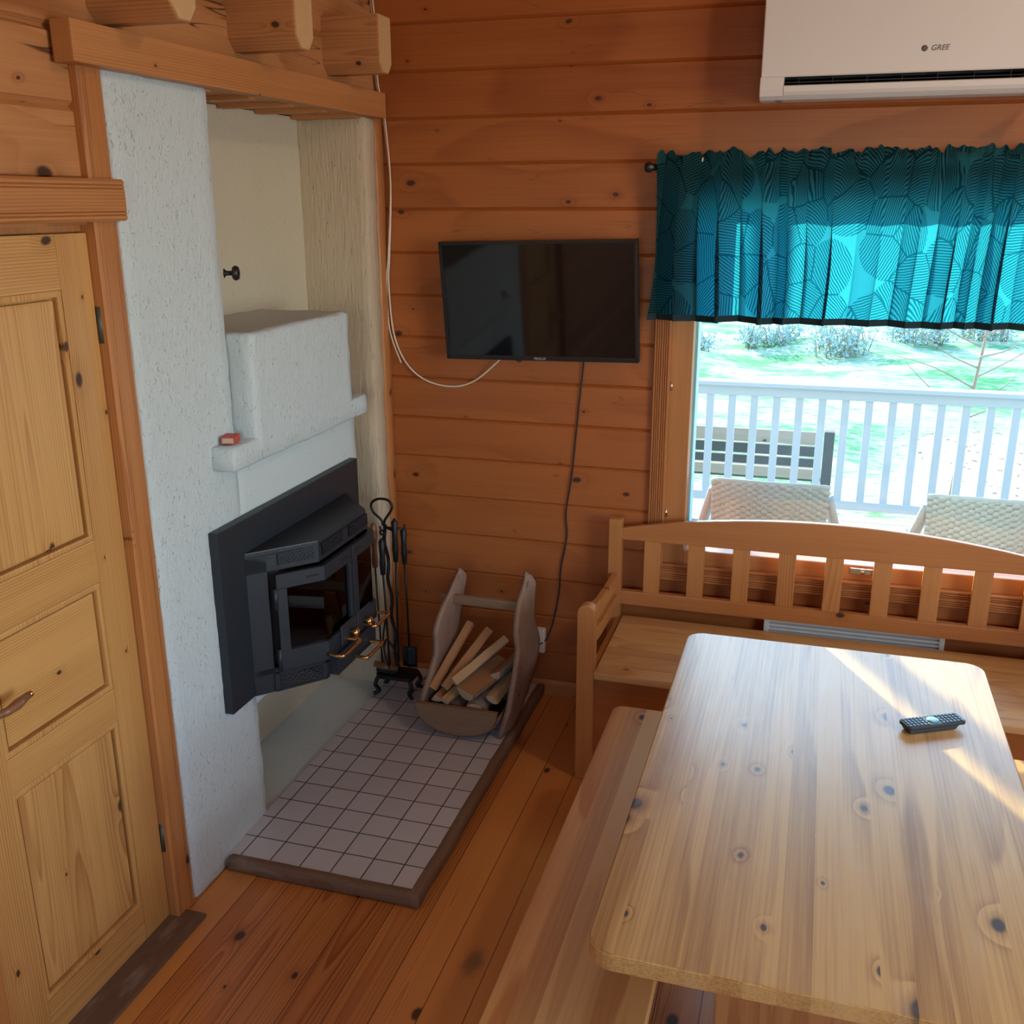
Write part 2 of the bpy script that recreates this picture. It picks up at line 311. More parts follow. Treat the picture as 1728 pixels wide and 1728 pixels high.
# ------------------------------------------------------------------ mesh helpers
BASE = {}
class MB:
    def __init__(s): s.bm = bmesh.new()
    def merge(s, b, bev=0., seg=2):
        if bev: bmesh.ops.bevel(b, geom=[e for e in b.edges if len(e.link_faces) == 2 and e.calc_face_angle(0) > .5], offset=bev, segments=seg, affect='EDGES', profile=.7)
        me = bpy.data.meshes.new('t'); b.to_mesh(me); b.free(); s.bm.from_mesh(me); bpy.data.meshes.remove(me); return s
    def box(s, x0, x1, y0, y1, z0, z1, bev=0., rot=None, about=None):
        b = bmesh.new(); bmesh.ops.create_cube(b, size=1.)
        c = Vector(((x0+x1)/2, (y0+y1)/2, (z0+z1)/2))
        for v in b.verts: v.co = Vector((v.co.x*(x1-x0), v.co.y*(y1-y0), v.co.z*(z1-z0))) + c
        if rot is not None:
            p = Vector(about) if about else c
            for v in b.verts: v.co = rot @ (v.co-p) + p
        return s.merge(b, bev)
    def prism(s, poly, axis, a0, a1, bev=0., seg=2):
        """poly in the two other axes (order x,y,z with `axis` removed)"""
        def P(u, v, a): return {'x': (a, u, v), 'y': (u, a, v), 'z': (u, v, a)}[axis]
        b = bmesh.new()
        lo = [b.verts.new(P(u, v, a0)) for u, v in poly]; hi = [b.verts.new(P(u, v, a1)) for u, v in poly]
        b.faces.new(lo); b.faces.new(hi[::-1]); n = len(poly)
        for i in range(n): b.faces.new((lo[i], hi[i], hi[(i+1) % n], lo[(i+1) % n]))
        bmesh.ops.recalc_face_normals(b, faces=b.faces)
        return s.merge(b, bev, seg)
    def tube(s, pts, r, n=10, cap=True):
        pts = [Vector(p) for p in pts]; rs = r if isinstance(r, (list, tuple)) else [r]*len(pts)
        b = bmesh.new(); prev = None; rings = []
        for i, p in enumerate(pts):
            d = (pts[min(i+1, len(pts)-1)] - pts[max(i-1, 0)]).normalized()
            if prev is None: u = d.orthogonal().normalized()
            else: u = (prev - d*prev.dot(d)).normalized()
            prev = u; w = d.cross(u)
            rings.append([b.verts.new(p + (u*math.cos(2*PI*k/n) + w*math.sin(2*PI*k/n))*rs[i]) for k in range(n)])
        for a, c in zip(rings, rings[1:]):
            for k in range(n): b.faces.new((a[k], a[(k+1) % n], c[(k+1) % n], c[k]))
        if cap: b.faces.new(rings[0][::-1]); b.faces.new(rings[-1])
        for f in b.faces: f.smooth = True
        return s.merge(b)
    def lathe(s, prof, loc, direction=(0, 0, 1), n=20):
        d = Vector(direction).normalized(); loc = Vector(loc); u = d.orthogonal().normalized(); w = d.cross(u)
        b = bmesh.new(); rings = []
        for r, h in prof:
            rings.append([b.verts.new(loc + d*h + (u*math.cos(2*PI*k/n)+w*math.sin(2*PI*k/n))*max(r, 1e-4)) for k in range(n)])
        for a, c in zip(rings, rings[1:]):
            for k in range(n): b.faces.new((a[k], a[(k+1) % n], c[(k+1) % n], c[k]))
        b.faces.new(rings[0][::-1]); b.faces.new(rings[-1])
        bmesh.ops.recalc_face_normals(b, faces=b.faces)
        for f in b.faces: f.smooth = True
        return s.merge(b)
    def grid(s, fn, nu, nv, thick=0., smooth=True):
        """fn(i/nu, j/nv) -> point; optional thickness along normals"""
        b = bmesh.new(); V = [[b.verts.new(fn(i/nu, j/nv)) for j in range(nv+1)] for i in range(nu+1)]
        for i in range(nu):
            for j in range(nv):
                f = b.faces.new((V[i][j], V[i+1][j], V[i+1][j+1], V[i][j+1])); f.smooth = smooth
        if thick:
            bmesh.ops.recalc_face_normals(b, faces=b.faces)
            bmesh.ops.solidify(b, geom=list(b.faces), thickness=thick)
        return s.merge(b)
    def rough_box(s, x0, x1, y0, y1, z0, z1, step=.035, amp=.004, freq=14., bev=.008):
        b = bmesh.new(); bmesh.ops.create_cube(b, size=1.)
        c = Vector(((x0+x1)/2, (y0+y1)/2, (z0+z1)/2)); dm = Vector((x1-x0, y1-y0, z1-z0))
        for v in b.verts: v.co = Vector(v.co*1.) * 1.
        for v in b.verts: v.co = Vector((v.co.x*dm.x, v.co.y*dm.y, v.co.z*dm.z)) + c
        bmesh.ops.bevel(b, geom=list(b.edges), offset=bev, segments=1, affect='EDGES')
        for ax in range(3):
            lo = c[ax]-dm[ax]/2; k = max(1, int(dm[ax]/step)); no = [0, 0, 0]; no[ax] = 1
            for i in range(1, k):
                p = [0, 0, 0]; p[ax] = lo + dm[ax]*i/k
                bmesh.ops.bisect_plane(b, geom=b.verts[:]+b.edges[:]+b.faces[:], plane_co=p, plane_no=no)
        for v in b.verts:
            v.co += Vector((noise.noise(v.co*freq), noise.noise(v.co*freq+Vector((7, 3, 1))), noise.noise(v.co*freq+Vector((2, 9, 4)))))*amp
        for f in b.faces: f.smooth = True
        return s.merge(b)
    def build(s, name, mat, parent=None, base=None, origin=None):
        me = bpy.data.meshes.new(name); bm = s.bm
        off = Vector(BASE.get(parent.name, (0, 0, 0))) if parent else Vector(origin or (0, 0, 0))
        for v in bm.verts: v.co -= off
        bmesh.ops.recalc_face_normals(bm, faces=bm.faces)
        bm.to_mesh(me); bm.free()
        me.materials.append(mat if isinstance(mat, bpy.types.Material) else M[mat])
        o = bpy.data.objects.new(name, me); COL.objects.link(o)
        if parent: o.parent = parent
        else: o.location = off
        BASE[o.name] = tuple(off)
        return o
def tag(o, label=None, cat=None, group=None, kind=None):
    if label: o['label'] = label
    if cat: o['category'] = cat
    if group: o['group'] = group
    if kind: o['kind'] = kind
    return o
def thing(name, loc, label, cat, group=None, kind=None):
    o = bpy.data.objects.new(name, None); COL.objects.link(o); o.location = loc; o.empty_display_size = .05
    BASE[o.name] = tuple(loc); return tag(o, label, cat, group, kind)
def struct(mb, name, mat, label, cat, kind='structure'): return tag(mb.build(name, mat), label, cat, kind=kind)
def smooth_curve(pts, k=6):
    pts = [Vector(p) for p in pts]; out = []
    for i in range(len(pts)-1):
        p0, p1, p2, p3 = pts[max(i-1, 0)], pts[i], pts[i+1], pts[min(i+2, len(pts)-1)]
        for j in range(k):
            t = j/k; out.append(.5*((2*p1)+(p2-p0)*t+(2*p0-5*p1+4*p2-p3)*t*t+(3*p1-p0-3*p2+p3)*t**3))
    return out+[pts[-1]]
def rrect(x0, x1, y0, y1, r, n=6):
    P = []
    for cx, cy, a in ((x1-r, y1-r, 0), (x0+r, y1-r, 90), (x0+r, y0+r, 180), (x1-r, y0+r, 270)):
        for k in range(n+1): t = math.radians(a+90*k/n); P.append((cx+r*math.cos(t), cy+r*math.sin(t)))
    return P
def text(name, s, size, mat, mw, parent, base, extrude=.0006):
    cu = bpy.data.curves.new(name, 'FONT'); cu.body = s; cu.size = size; cu.extrude = extrude; cu.align_x = 'CENTER'; cu.align_y = 'CENTER'
    o = bpy.data.objects.new(name, cu); COL.objects.link(o)
    dg = bpy.context.evaluated_depsgraph_get(); me = bpy.data.meshes.new_from_object(o.evaluated_get(dg)); bpy.data.objects.remove(o)
    me.transform(Matrix.Translation(-Vector(base)) @ mw); me.materials.clear(); me.materials.append(M[mat])
    n = bpy.data.objects.new(name, me); COL.objects.link(n); n.parent = parent; return n

# ------------------------------------------------------------------ the room
XL, YB, XR, YR, ZC = -1.716, 3.86, 2.6, -2.6, 4.0
def log_profile(z0, z1, joints, depth, half):
    """front outline of stacked logs from z0 to z1 as (depth, z)"""
    pr = [(0 if min(abs(z0-j) for j in joints) > half else depth, z0)]
    for j in sorted(joints):
        if z0+1e-4 < j-half and j+half < z1-1e-4: pr += [(0, j-half), (depth*.55, j-half*.45), (depth, j), (depth*.55, j+half*.45), (0, j+half)]
    pr.append((0 if min(abs(z1-j) for j in joints) > half else depth, z1)); return pr
JB = [2.523-.1665*k for k in range(-9, 16)]; JL = [2.433-.1665*k for k in range(-9, 15)]
def logs(mb, axis, rects, face, sign, joints, depth, half, th=.12):
    for u0, u1, z0, z1 in rects:
        pr = log_profile(z0, z1, joints, depth, half)
        poly = [(face+sign*d, z) for d, z in pr] + [(face+sign*th, z1), (face+sign*th, z0)]
        mb.prism(poly, axis, u0, u1)
    return mb
struct(logs(MB(), 'x', [(-2.2, -.545, 0, ZC), (1.40, 2.72, 0, ZC), (-.545, 1.40, 0, .595), (-.545, 1.40, 2.14, ZC)], YB, 1, JB, .007, .007), 'wall_back', 'wall', 'reddish pine log panel wall behind the television and sofa', 'wall')
struct(logs(MB(), 'y', [(YR-.12, 1.49, 0, ZC), (1.49, 2.14, 2.0, ZC), (2.14, YB, 2.40, ZC)], XL, -1, JL, .014, .012), 'wall_left', 'wall_left', 'pine log wall with its light in the colour, around the door and above the fireplace', 'wall')
struct(MB().box(XR, XR+.12, YR-.12, .2, 0, ZC).box(XR, XR+.12, 2.0, YB, 0, ZC).box(XR, XR+.12, .2, 2.0, 0, .95).box(XR, XR+.12, .2, 2.0, 2.5, ZC), 'wall_right', 'wall_far', 'pine wall with an added opening, right of the table', 'wall')  # opening added to let the right fill light in
struct(MB().box(-1.87, -.85, YR-.12, YR, 0, ZC).box(1.45, XR, YR-.12, YR, 0, ZC).box(-.85, 1.45, YR-.12, YR, 0, .9).box(-.85, 1.45, YR-.12, YR, 2.5, ZC), 'wall_rear', 'wall_far', 'pine wall behind the viewer', 'wall')  # unseen opening added for the rear fill light
struct(MB().box(-2.2, 2.72, YR-.12, 4.0, -.12, 0), 'floor', 'floor', 'varnished orange pine plank floor', 'floor')
struct(MB().box(-2.2, 2.72, YR-.12, 4.0, ZC, ZC+.1), 'ceiling', 'ceil', 'pine board ceiling', 'ceiling')
bb = MB()
for x0, x1 in ((-1.69, -.735), (1.0, 2.6)): bb.prism([(YB, 0), (YB-.016, 0), (YB-.016, .052), (YB-.008, .066), (YB, .066)], 'x', x0, x1)
struct(bb, 'baseboard_back', 'trim_x', 'low pine skirting along the back wall', 'baseboard')

# trims: fascia over the fireplace, uprights beside it, corner strip, lintel over the door
struct(MB().box(-1.705, -1.65, 2.075, 3.815, 2.355, 2.445, .004), 'trim_1', 'trim_y', 'long pine fascia board above the fireplace recess', 'trim')
def moulded(y0, y1, x_out, x_in, z0, z1, axis):
    """architrave with two grooves near each edge"""
    w = y1-y0; P = [(x_in, y0), (x_out-.006, y0), (x_out, y0+.006)]
    for g in (.014, .022, w-.022, w-.014): P += [(x_out, y0+g-.002), (x_out-.004, y0+g), (x_out, y0+g+.002)]
    P += [(x_out, y1-.006), (x_out-.006, y1), (x_in, y1)]
    return P
struct(MB().prism(moulded(2.133, 2.217, -1.69, -1.79, 0, 0, 'z'), 'z', 0, 2.36), 'trim_2', 'trim_z', 'tall moulded pine post trim between door and fireplace', 'trim')
tl = MB(); tl.prism([(a, b) for a, b in moulded(2.008, 2.106, -1.668, -1.76, 0, 0, 'y')], 'y', .9, 2.226)
struct(tl, 'trim_3', 'trim_y', 'moulded pine lintel board across the top of the door', 'trim')
ct = MB().rough_box(-1.80, -1.686, 3.790, 3.859, 0, 2.36, .05, .003, 20., .004)
struct(ct, 'trim_4', 'trim_z', 'narrow scribed pine strip in the corner beside the plaster', 'trim')
struct(MB().box(-2.05, -1.71, 2.60, 3.80, 2.362, 2.40).box(-1.96, -1.70, 2.66, 2.70, 2.348, 2.362).box(-1.96, -1.70, 2.90, 2.94, 2.348, 2.362).box(-1.96, -1.70, 3.14, 3.18, 2.348, 2.362).box(-1.96, -1.70, 3.38, 3.42, 2.348, 2.362).box(-1.96, -1.70, 3.64, 3.69, 2.348, 2.362), 'trim_5', 'trim_y', 'pine boards closing the top of the fireplace recess', 'trim')
struct(MB().box(-1.87, -1.755, 2.02, 2.136, 0, 2.01).box(-1.87, -1.755, 1.40, 1.512, 0, 2.01).box(-1.87, -1.735, 1.50, 2.131, 1.985, 2.01).box(-1.80, -1.763, 1.49, 2.14, 1.93, 2.01).box(-1.80, -1.763, 1.49, 1.53, 0, 1.95).box(-1.80, -1.763, 2.115, 2.14, 0, 1.95), 'trim_6', 'trim_z', 'pine frame lining the door opening', 'trim')
struct(MB().box(-1.77, -1.69, 1.42, 1.500, 0, 2.01, .004), 'trim_7', 'trim_z', 'pine trim left of the door', 'trim')
struct(MB().box(-1.86, -1.62, 1.5, 2.17, 0, .012, .004), 'trim_8', 'kerb', 'dark worn threshold strip under the door', 'trim')

# log ends sticking out of the left wall
def log_end(y0, w, z0, z1, x1, label):
    t = thing('log_end_beam', (XL, y0, z0), label, 'beam', 'log ends above the fireplace')
    c = w*.28; P = [(y0, z1), (y0, z0+c*1.1), (y0+c, z0), (y0+w-c, z0), (y0+w, z0+c*1.1), (y0+w, z1)]
    MB().prism(P, 'x', -1.80, x1, .006).build('shaft', 'beam', t)
    Q = [(y0+.004+(a-y0)*(w-.008)/w, z0+.004+(b-z0)*(z1-z0-.008)/(z1-z0)) for a, b in P]
    tag(MB().prism(Q, 'x', x1-.002, x1+.0015).build('sawn_end', 'beam_end', t), 'pale sawn end of the log')
log_end(3.437, .105, 2.473, 2.657, -1.505, 'pine log end nearest the back wall corner, white cables behind it')
log_end(2.836, .110, 2.473, 2.95, -1.497, 'dark tall pine log end in the middle of the row above the fascia')
log_end(2.222, .110, 2.458, 2.95, -1.49, 'pine log end nearest the door, at the top left')

# ------------------------------------------------------------------ window
win = thing('window_1', (.43, 3.9, .6), 'wide pine window behind the sofa', 'window', kind='structure')
def wtrim(a0, a1, d):   # profile across: (offset along wall, y)
    w = a1-a0; P = [(a0, YB), (a0, YB-d+.004), (a0+.004, YB-d)]
    for g in (.012, .02, .028, w-.028, w-.02, w-.012): P += [(a0+g-.002, YB-d), (a0+g, YB-d+.005), (a0+g+.002, YB-d)]
    return P+[(a1-.004, YB-d), (a1, YB-d+.004), (a1, YB)]
ar = MB().prism(wtrim(-.598, -.532, .02), 'z', .585, 2.165).prism(wtrim(1.39, 1.456, .02), 'z', .585, 2.165)
ar.build('side_casing', 'trim_zx', win)
hb = MB()
for z0, z1 in ((.585, .655), (2.10, 2.165)): hb.prism([(y, z) for z, y in wtrim(z0, z1, .022)], 'x', -.60, 1.46)
hb.build('level_casing', 'trim_x', win)
fr = MB().box(-.545, -.452, 3.862, 3.955, .60, 2.14, .004).box(1.30, 1.40, 3.862, 3.955, .60, 2.14, .004).box(-.46, 1.31, 3.862, 3.955, 2.065, 2.14, .004)
fr.build('sash_frame', 'sofa_z', win)
MB().box(-.452, 1.30, 3.864, 3.955, .595, .714, .004).build('bottom_sash', 'sofa_x', win)
MB().box(-.470, -.445, 3.958, 4.05, .62, 2.12).box(-.46, 1.31, 3.958, 4.05, .62, .704).box(1.285, 1.31, 3.958, 4.05, .62, 2.12).box(-.47, 1.31, 3.958, 4.05, 2.065, 2.14).build('outer_frame', 'white_paint', win)
MB().box(-.452, 1.30, 3.940, 3.944, .714, 2.07).build('pane', 'glass', win)
hg = MB()
for z in (.865, 1.372): hg.tube([(-.527, 3.857, z-.016), (-.527, 3.857, z+.016)], .006)
hg.build('hinge_pin', 'chrome', win)
MB().box(.185, .278, 3.858, 3.866, .680, .705, .003).tube([(.232, 3.866, .692), (.232, 3.846, .692)], .008).build('lock_plate', 'chrome', win)

# ------------------------------------------------------------------ door
d = thing('door_1', (-1.74, 1.82, 0), 'pale pine panelled door left of the fireplace', 'door', kind='structure')
DX = -1.72
st = MB().box(-1.76, DX, 2.022, 2.131, .014, 1.982, .003).box(-1.76, DX, 1.512, 1.640, .014, 1.982, .003); st.build('stile', 'door', d)
rl = MB()
for z0, z1 in ((1.855, 1.982), (1.118, 1.232), (.722, .815), (.014, .128)): rl.box(-1.76, DX-.0008, 1.640, 2.022, z0, z1, .002)
rl.build('rail', 'door_h', d)
for z0, z1, m in ((1.232, 1.855, 'door_p'), (.815, 1.118, 'door_h'), (.128, .722, 'door_p')):
    p = MB().box(-1.755, -1.742, 1.645, 2.018, z0, z1)
    p.prism([(1.66, z0+.022), (2.0, z0+.022), (2.0, z1-.022), (1.66, z1-.022)], 'x', -1.744, -1.729, .006); p.build('panel', m, d)
    q = MB()
    for y0, y1, a, b in ((1.640, 2.022, z0, z0+.016), (1.640, 2.022, z1-.016, z1)): q.box(-1.745, DX-.001, y0, y1, a, b, .005)
    for y0, y1 in ((1.640, 1.652), (2.008, 2.022)): q.box(-1.745, DX-.002, y0, y1, z0, z1, .005)
    q.build('panel_moulding', 'door', d)
h = MB().lathe([(.0, 0), (.024, 0), (.024, .006), (.012, .010), (.010, .045), (0, .047)], (DX, 1.597, .965), (1, 0, 0)); hd = h.build('handle', 'brass', d)
MB().tube([(DX+.045, 1.590, .965), (DX+.052, 1.615, .965), (DX+.053, 1.645, .968), (DX+.050, 1.685, .972)], [.009, .010, .0125, .008]).build('grip', 'handle_wood', hd)
MB().lathe([(0, 0), (.008, 0), (.008, .008), (0, .012)], (DX+.050, 1.682, .972), (0, 1, .05)).build('end_cap', 'brass', hd)
for z in (1.76, .28): MB().tube([(DX+.006, 2.135, z-.045), (DX+.006, 2.135, z+.045)], .007).build('hinge', 'hinge', d)

# ------------------------------------------------------------------ fireplace masonry
fp = thing('fireplace', (-1.85, 3.0, 0), 'white rough plastered fireplace with recess, shelf and chimney block', 'fireplace')
NB, NR = -1.965, 3.69
MB().rough_box(-2.05, -1.69, 2.218, 2.657, 0, 2.36, .04, .005, 16.).build('left_pier', 'plaster', fp)
tag(MB().rough_box(-2.05, -1.69, NR, 3.789, 0, 2.355, .04, .006, 16.).build('right_pier', 'plaster_side', fp), 'narrow right side of the recess, warm bounce light in its colour')
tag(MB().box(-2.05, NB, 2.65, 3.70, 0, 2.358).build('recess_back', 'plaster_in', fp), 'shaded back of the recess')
MB().rough_box(NB-.02, -1.692, 2.64, 3.50, .45, 1.33, .05, .003, 14.).build('breast_wall', 'plaster_smooth', fp)
cb = MB().rough_box(NB-.02, -1.617, 2.664, 3.336, 1.30, 1.678, .035, .005, 18., .010); cb.build('chimney_block', 'plaster', fp)
MB().rough_box(-1.72, -1.617, 2.522, 3.46, 1.287, 1.36, .035, .004, 18., .006).build('mantel_shelf', 'plaster', fp)
MB().box(-2.05, -1.692, 2.60, 3.75, 0, .030).build('recess_floor', 'plaster_smooth', fp)
MB().lathe([(0, 0), (.014, 0), (.007, .006), (.007, .022), (.019, .026), (.022, .034), (.018, .042), (0, .046)], (-1.690, 2.672, 1.852), (1, .35, 0)).build('damper_knob', 'dark_plastic', fp)

# match box on the mantel
mx = thing('matchbox', (-1.662, 2.590, 1.362), 'small red matchbox lying on the left end of the fireplace shelf', 'matchbox')
rm = Matrix.Rotation(.25, 3, 'Z')
MB().box(-1.684, -1.644, 2.562, 2.618, 1.363, 1.366, .0005, rm, (-1.664, 2.59, 1.37)).box(-1.684, -1.644, 2.562, 2.618, 1.381, 1.384, .0005, rm, (-1.664, 2.59, 1.37)).box(-1.684, -1.682, 2.562, 2.618, 1.363, 1.384, 0, rm, (-1.664, 2.59, 1.37)).box(-1.646, -1.644, 2.562, 2.618, 1.363, 1.384, 0, rm, (-1.664, 2.59, 1.37)).build('sleeve', 'red_card', mx)
MB().box(-1.681, -1.647, 2.560, 2.6205, 1.366, 1.381, .0005, rm, (-1.664, 2.59, 1.37)).build('tray', 'pale_card', mx)

# ------------------------------------------------------------------ stove insert
sv = thing('stove_insert', (-1.6, 2.97, .51), 'black cast iron stove insert with two glass doors set in the plaster', 'stove')
MB().box(-1.691, -1.660, 2.466, 3.435, .515, 1.112, .004).build('face_plate', 'iron', sv)
PLAN = [Vector((-1.66, 2.60)), Vector((-1.5, 2.785)), Vector((-1.5, 3.150)), Vector((-1.66, 3.325))]
SEG = [(b-a).length for a, b in zip(PLAN, PLAN[1:])]; CUM = [0, SEG[0], SEG[0]+SEG[1], sum(SEG)]
def nrm(i): dd = (PLAN[i+1]-PLAN[i]).normalized(); return Vector((dd.y, -dd.x))
def at_s(s, o):
    for k in (1, 2):
        if abs(s-CUM[k]) < 1e-6:
            n = (nrm(k-1)+nrm(k)).normalized(); return PLAN[k] + n*o/n.dot(nrm(k))
    i = 0 if s < CUM[1] else (1 if s < CUM[2] else 2)
    return PLAN[i] + (PLAN[i+1]-PLAN[i])*((s-CUM[i])/SEG[i]) + nrm(i)*o
def bent(mb, s0, s1, z0, z1, o0, o1, bev=.0015):
    S = [s0]+[c for c in CUM[1:3] if s0+1e-4 < c < s1-1e-4]+[s1]
    poly = [tuple(at_s(s, o1)) for s in S]+[tuple(at_s(s, o0)) for s in reversed(S)]
    return mb.prism(poly, 'z', z0, z1, bev, 1)
bd = MB().prism([tuple(p) for p in PLAN], 'z', .982, 1.004, .004)                       # top plate
bent(bd, 0, CUM[3], .93, .99, -.02, 0); bent(bd, 0, .07, .512, .985, -.02, 0); bent(bd, .82, CUM[3], .512, .985, -.02, 0)
bd.prism([tuple(p) for p in PLAN], 'z', .578, .596)
bd.build('body', 'iron', sv)
MB().prism([(-1.66, 2.64), (-1.60, 2.70), (-1.60, 3.25), (-1.66, 3.30)], 'z', .60, .93).build('fire_chamber', 'iron_dark', sv)
def grille(s0, s1, z0, z1, rows, cols, o0=0., o1=.004):
    mb = MB(); hz = (z1-z0)/rows
    for r in range(rows+1): bent(mb, s0, s1, z0+r*hz-.0022, z0+r*hz+.0022, o0, o1, 0)
    w = (s1-s0)/cols
    for r in range(rows):
        sh = .5*w if r % 2 else 0
        for c in range(cols+1):
            s = s0+c*w+sh
            if s0-1e-4 <= s <= s1+1e-4: bent(mb, max(s0, s-.003), min(s1, s+.003), z0+r*hz, z0+(r+1)*hz, o0, o1, 0)
        if sh: bent(mb, s0, s0+.004, z0+r*hz, z0+(r+1)*hz, o0, o1, 0); bent(mb, s1-.004, s1, z0+r*hz, z0+(r+1)*hz, o0, o1, 0)
    return mb
for s0, s1 in ((.105, .228), (.262, .412), (.462, .612)):
    g = MB(); bent(g, s0, s1, .948, .985, 0., .0012, 0); bk = g.build('vent_backing', 'iron_dark', sv)
    grille(s0, s1, .948, .985, 5, 9, .001, .005).build('vent_grille', 'iron', bk)
def stove_door(s0, s1, knob_s, k_left):
    f = MB(); zt, zb = .922, .588
    bent(f, s0, s1, .872, zt, .004, .022); bent(f, s0, s1, zb, .655, .004, .022)
    bent(f, s0, s0+.035, .655, .872, .004, .022); bent(f, s1-.022, s1, .655, .872, .004, .022)
    c = MB()
    dr = f.build('door', 'iron', sv)
    g = MB(); bent(g, s0+.035, s1-.022, .655, .872, .008, .011, 0); tag(g.build('door_glass', 'stove_glass', dr), 'dark smoked glass')
    k = MB(); a = min(knob_s-.06, s1-.12) if k_left else s0
    b = s1 if k_left else knob_s+.06
    bent(k, a, b, .60, .672, .020, .030, .004); k.build('latch_plate', 'iron', dr)
    for sc in ((s0+.10, s0+.145) if s0 < .2 else (s0+.02, s0+.06), (s1-.075, s1-.03)):
        v = MB(); bent(v, sc[0], sc[1], .893, .901, .0215, .0228, 0); v.build('air_slot', 'iron_dark', dr)
    return dr
LD = stove_door(.088, CUM[1]+.193, .41, True); RD = stove_door(CUM[1]+.201, .78, .5, False)
for z in (.63, .84):
    p = at_s(.084, .018); MB().tube([(p.x, p.y, z-.035), (p.x, p.y, z+.035)], .008).build('hinge', 'iron', LD)
def knob(y, z, par):
    MB().lathe([(0, 0), (.010, 0), (.007, .006), (.012, .010), (.0165, .018), (.0165, .026), (.010, .033), (0, .035)], (-1.472, y, z), (1, 0, 0)).build('knob', 'brass', par)
knob(2.925, .628, LD); knob(3.035, .626, RD)
def pull(y0, y1, z, x, par):
    pts = smooth_curve([(x-.055, y0+.006, z), (x-.012, y0, z), (x, y0+.014, z), (x, (y0+y1)/2, z), (x, y1-.014, z), (x-.012, y1, z), (x-.055, y1-.006, z)], 5)
    MB().tube(pts, .0065, 12).build('handle', 'brass', par)
pull(2.765, 2.905, .612, -1.422, LD); pull(3.025, 3.150, .612, -1.422, RD)
tag(grille(.085, .232, .520, .570, 6, 7, 0., .006).build('lower_vent_grille', 'iron', sv), 'perforated lower vent')
lb = MB(); bent(lb, .066, .085, .512, .580, 0, .006); bent(lb, .232, .262, .512, .580, 0, .006); bent(lb, .07, .26, .512, .521, 0, .006); bent(lb, .07, .26, .569, .580, 0, .006)
lb.build('lower_vent_frame', 'iron', sv)
lp = MB(); bent(lp, .63, .82, .512, .580, 0, .006); lp.build('lower_panel', 'iron', sv)
dw = MB().box(-1.66, -1.474, 2.825, 3.135, .508, .580, .004); ad = dw.build('ash_drawer', 'iron', sv)
pull(2.935, 3.075, .530, -1.418, ad)

# ------------------------------------------------------------------ tiled hearth
he = thing('tiled_hearth', (-1.34, 3.05, 0), 'grey tiled hearth with worn timber edging in front of the stove', 'hearth')
MB().box(-1.692, -1.050, 2.408, 3.842, .0005, .045).build('tile_bed', 'tile', he)
tag(MB().rough_box(-1.053, -1.018, 2.378, 3.842, .001, .050, .05, .003, 12., .006).build('long_edging', 'kerb', he), 'worn brown timber')
tag(MB().rough_box(-1.680, -1.020, 2.378, 2.412, .001, .048, .05, .002, 12., .006).build('front_edging', 'kerb_x', he), 'worn brown timber')

# ------------------------------------------------------------------ fire tools
TX, TY, TZ = -1.600, 3.600, .045
ft = thing('fire_tool_stand', (TX, TY, TZ), 'black wrought iron fire tool stand on the hearth by the corner', 'tool stand')
b = MB().prism(rrect(TX-.085, TX+.085, TY-.055, TY+.055, .03), 'z', .125, .140, .003); b.build('tray', 'steel_black', ft)
for sx in (-1, 1):
    for sy in (-1, 1):
        px, py = TX+sx*.072, TY+sy*.045
        MB().tube(smooth_curve([(px, py, .128), (px+sx*.010, py+sy*.008, .095), (px-sx*.004, py, .068), (px+sx*.016, py+sy*.014, .0535)], 4), [.009]*12+[.008], 8).build('leg', 'steel_black', ft)
tw = [(TX-.035*k/23+.010*math.cos(k*1.1)*.5, TY+.010*math.sin(k*1.1)*.5, .14+k*.0285) for k in range(24)]
MB().tube(tw, .0075, 8).build('post', 'steel_black', ft)
hp = smooth_curve([((TX-.035)-.004, TY, .79), ((TX-.035)-.012, TY, .815), ((TX-.035)-.045, TY, .845), ((TX-.035)-.052, TY, .880), ((TX-.035)-.020, TY, .902), ((TX-.035)+.022, TY, .900), ((TX-.035)+.040, TY, .875), ((TX-.035)+.026, TY, .845), ((TX-.035)+.004, TY, .812), ((TX-.035)+.002, TY, .79)], 5)
MB().tube(hp, .0055, 8).build('hoop', 'steel_black', ft)
hk = MB()
PX = TX-.035
for dx, dy in ((-.042, -.01), (.020, -.02), (.034, .036), (-.020, -.06)):
    hk.tube(smooth_curve([(PX, TY, .785), (TX+dx*.6, TY+dy*.6, .775), (TX+dx, TY+dy, .772), (TX+dx*1.15, TY+dy*1.15, .79)], 4), .0045, 8)
hk.build('hook', 'steel_black', ft)
br = thing('hearth_brush', (TX-.072, TY-.012, .14), 'fire brush with turned brown wooden handle hanging left on the tool stand', 'brush')
bx, by = TX-.074, TY-.018
MB().lathe([(0, 0), (.011, .002), (.0145, .03), (.010, .075), (.0115, .10), (.0155, .135), (.0145, .165), (.011, .19), (.0, .195)][::1], (bx, by, .610), (0, 0, 1)).build('grip', 'handle_wood', br)
MB().tube([(bx, by, .615), (bx+.006, by, .40), (bx+.014, by, .170)], .0042, 8).build('rod', 'steel_black', br)
MB().tube([(bx-.022, by-.004, .178), (bx+.02, by, .168), (bx+.080, by+.005, .158)], [.014, .017, .013], 10).build('brush_head', 'handle_wood', br)
MB().box(bx-.012, bx+.075, by-.012, by+.014, .142, .160, .004).build('bristles', 'rubber', br)
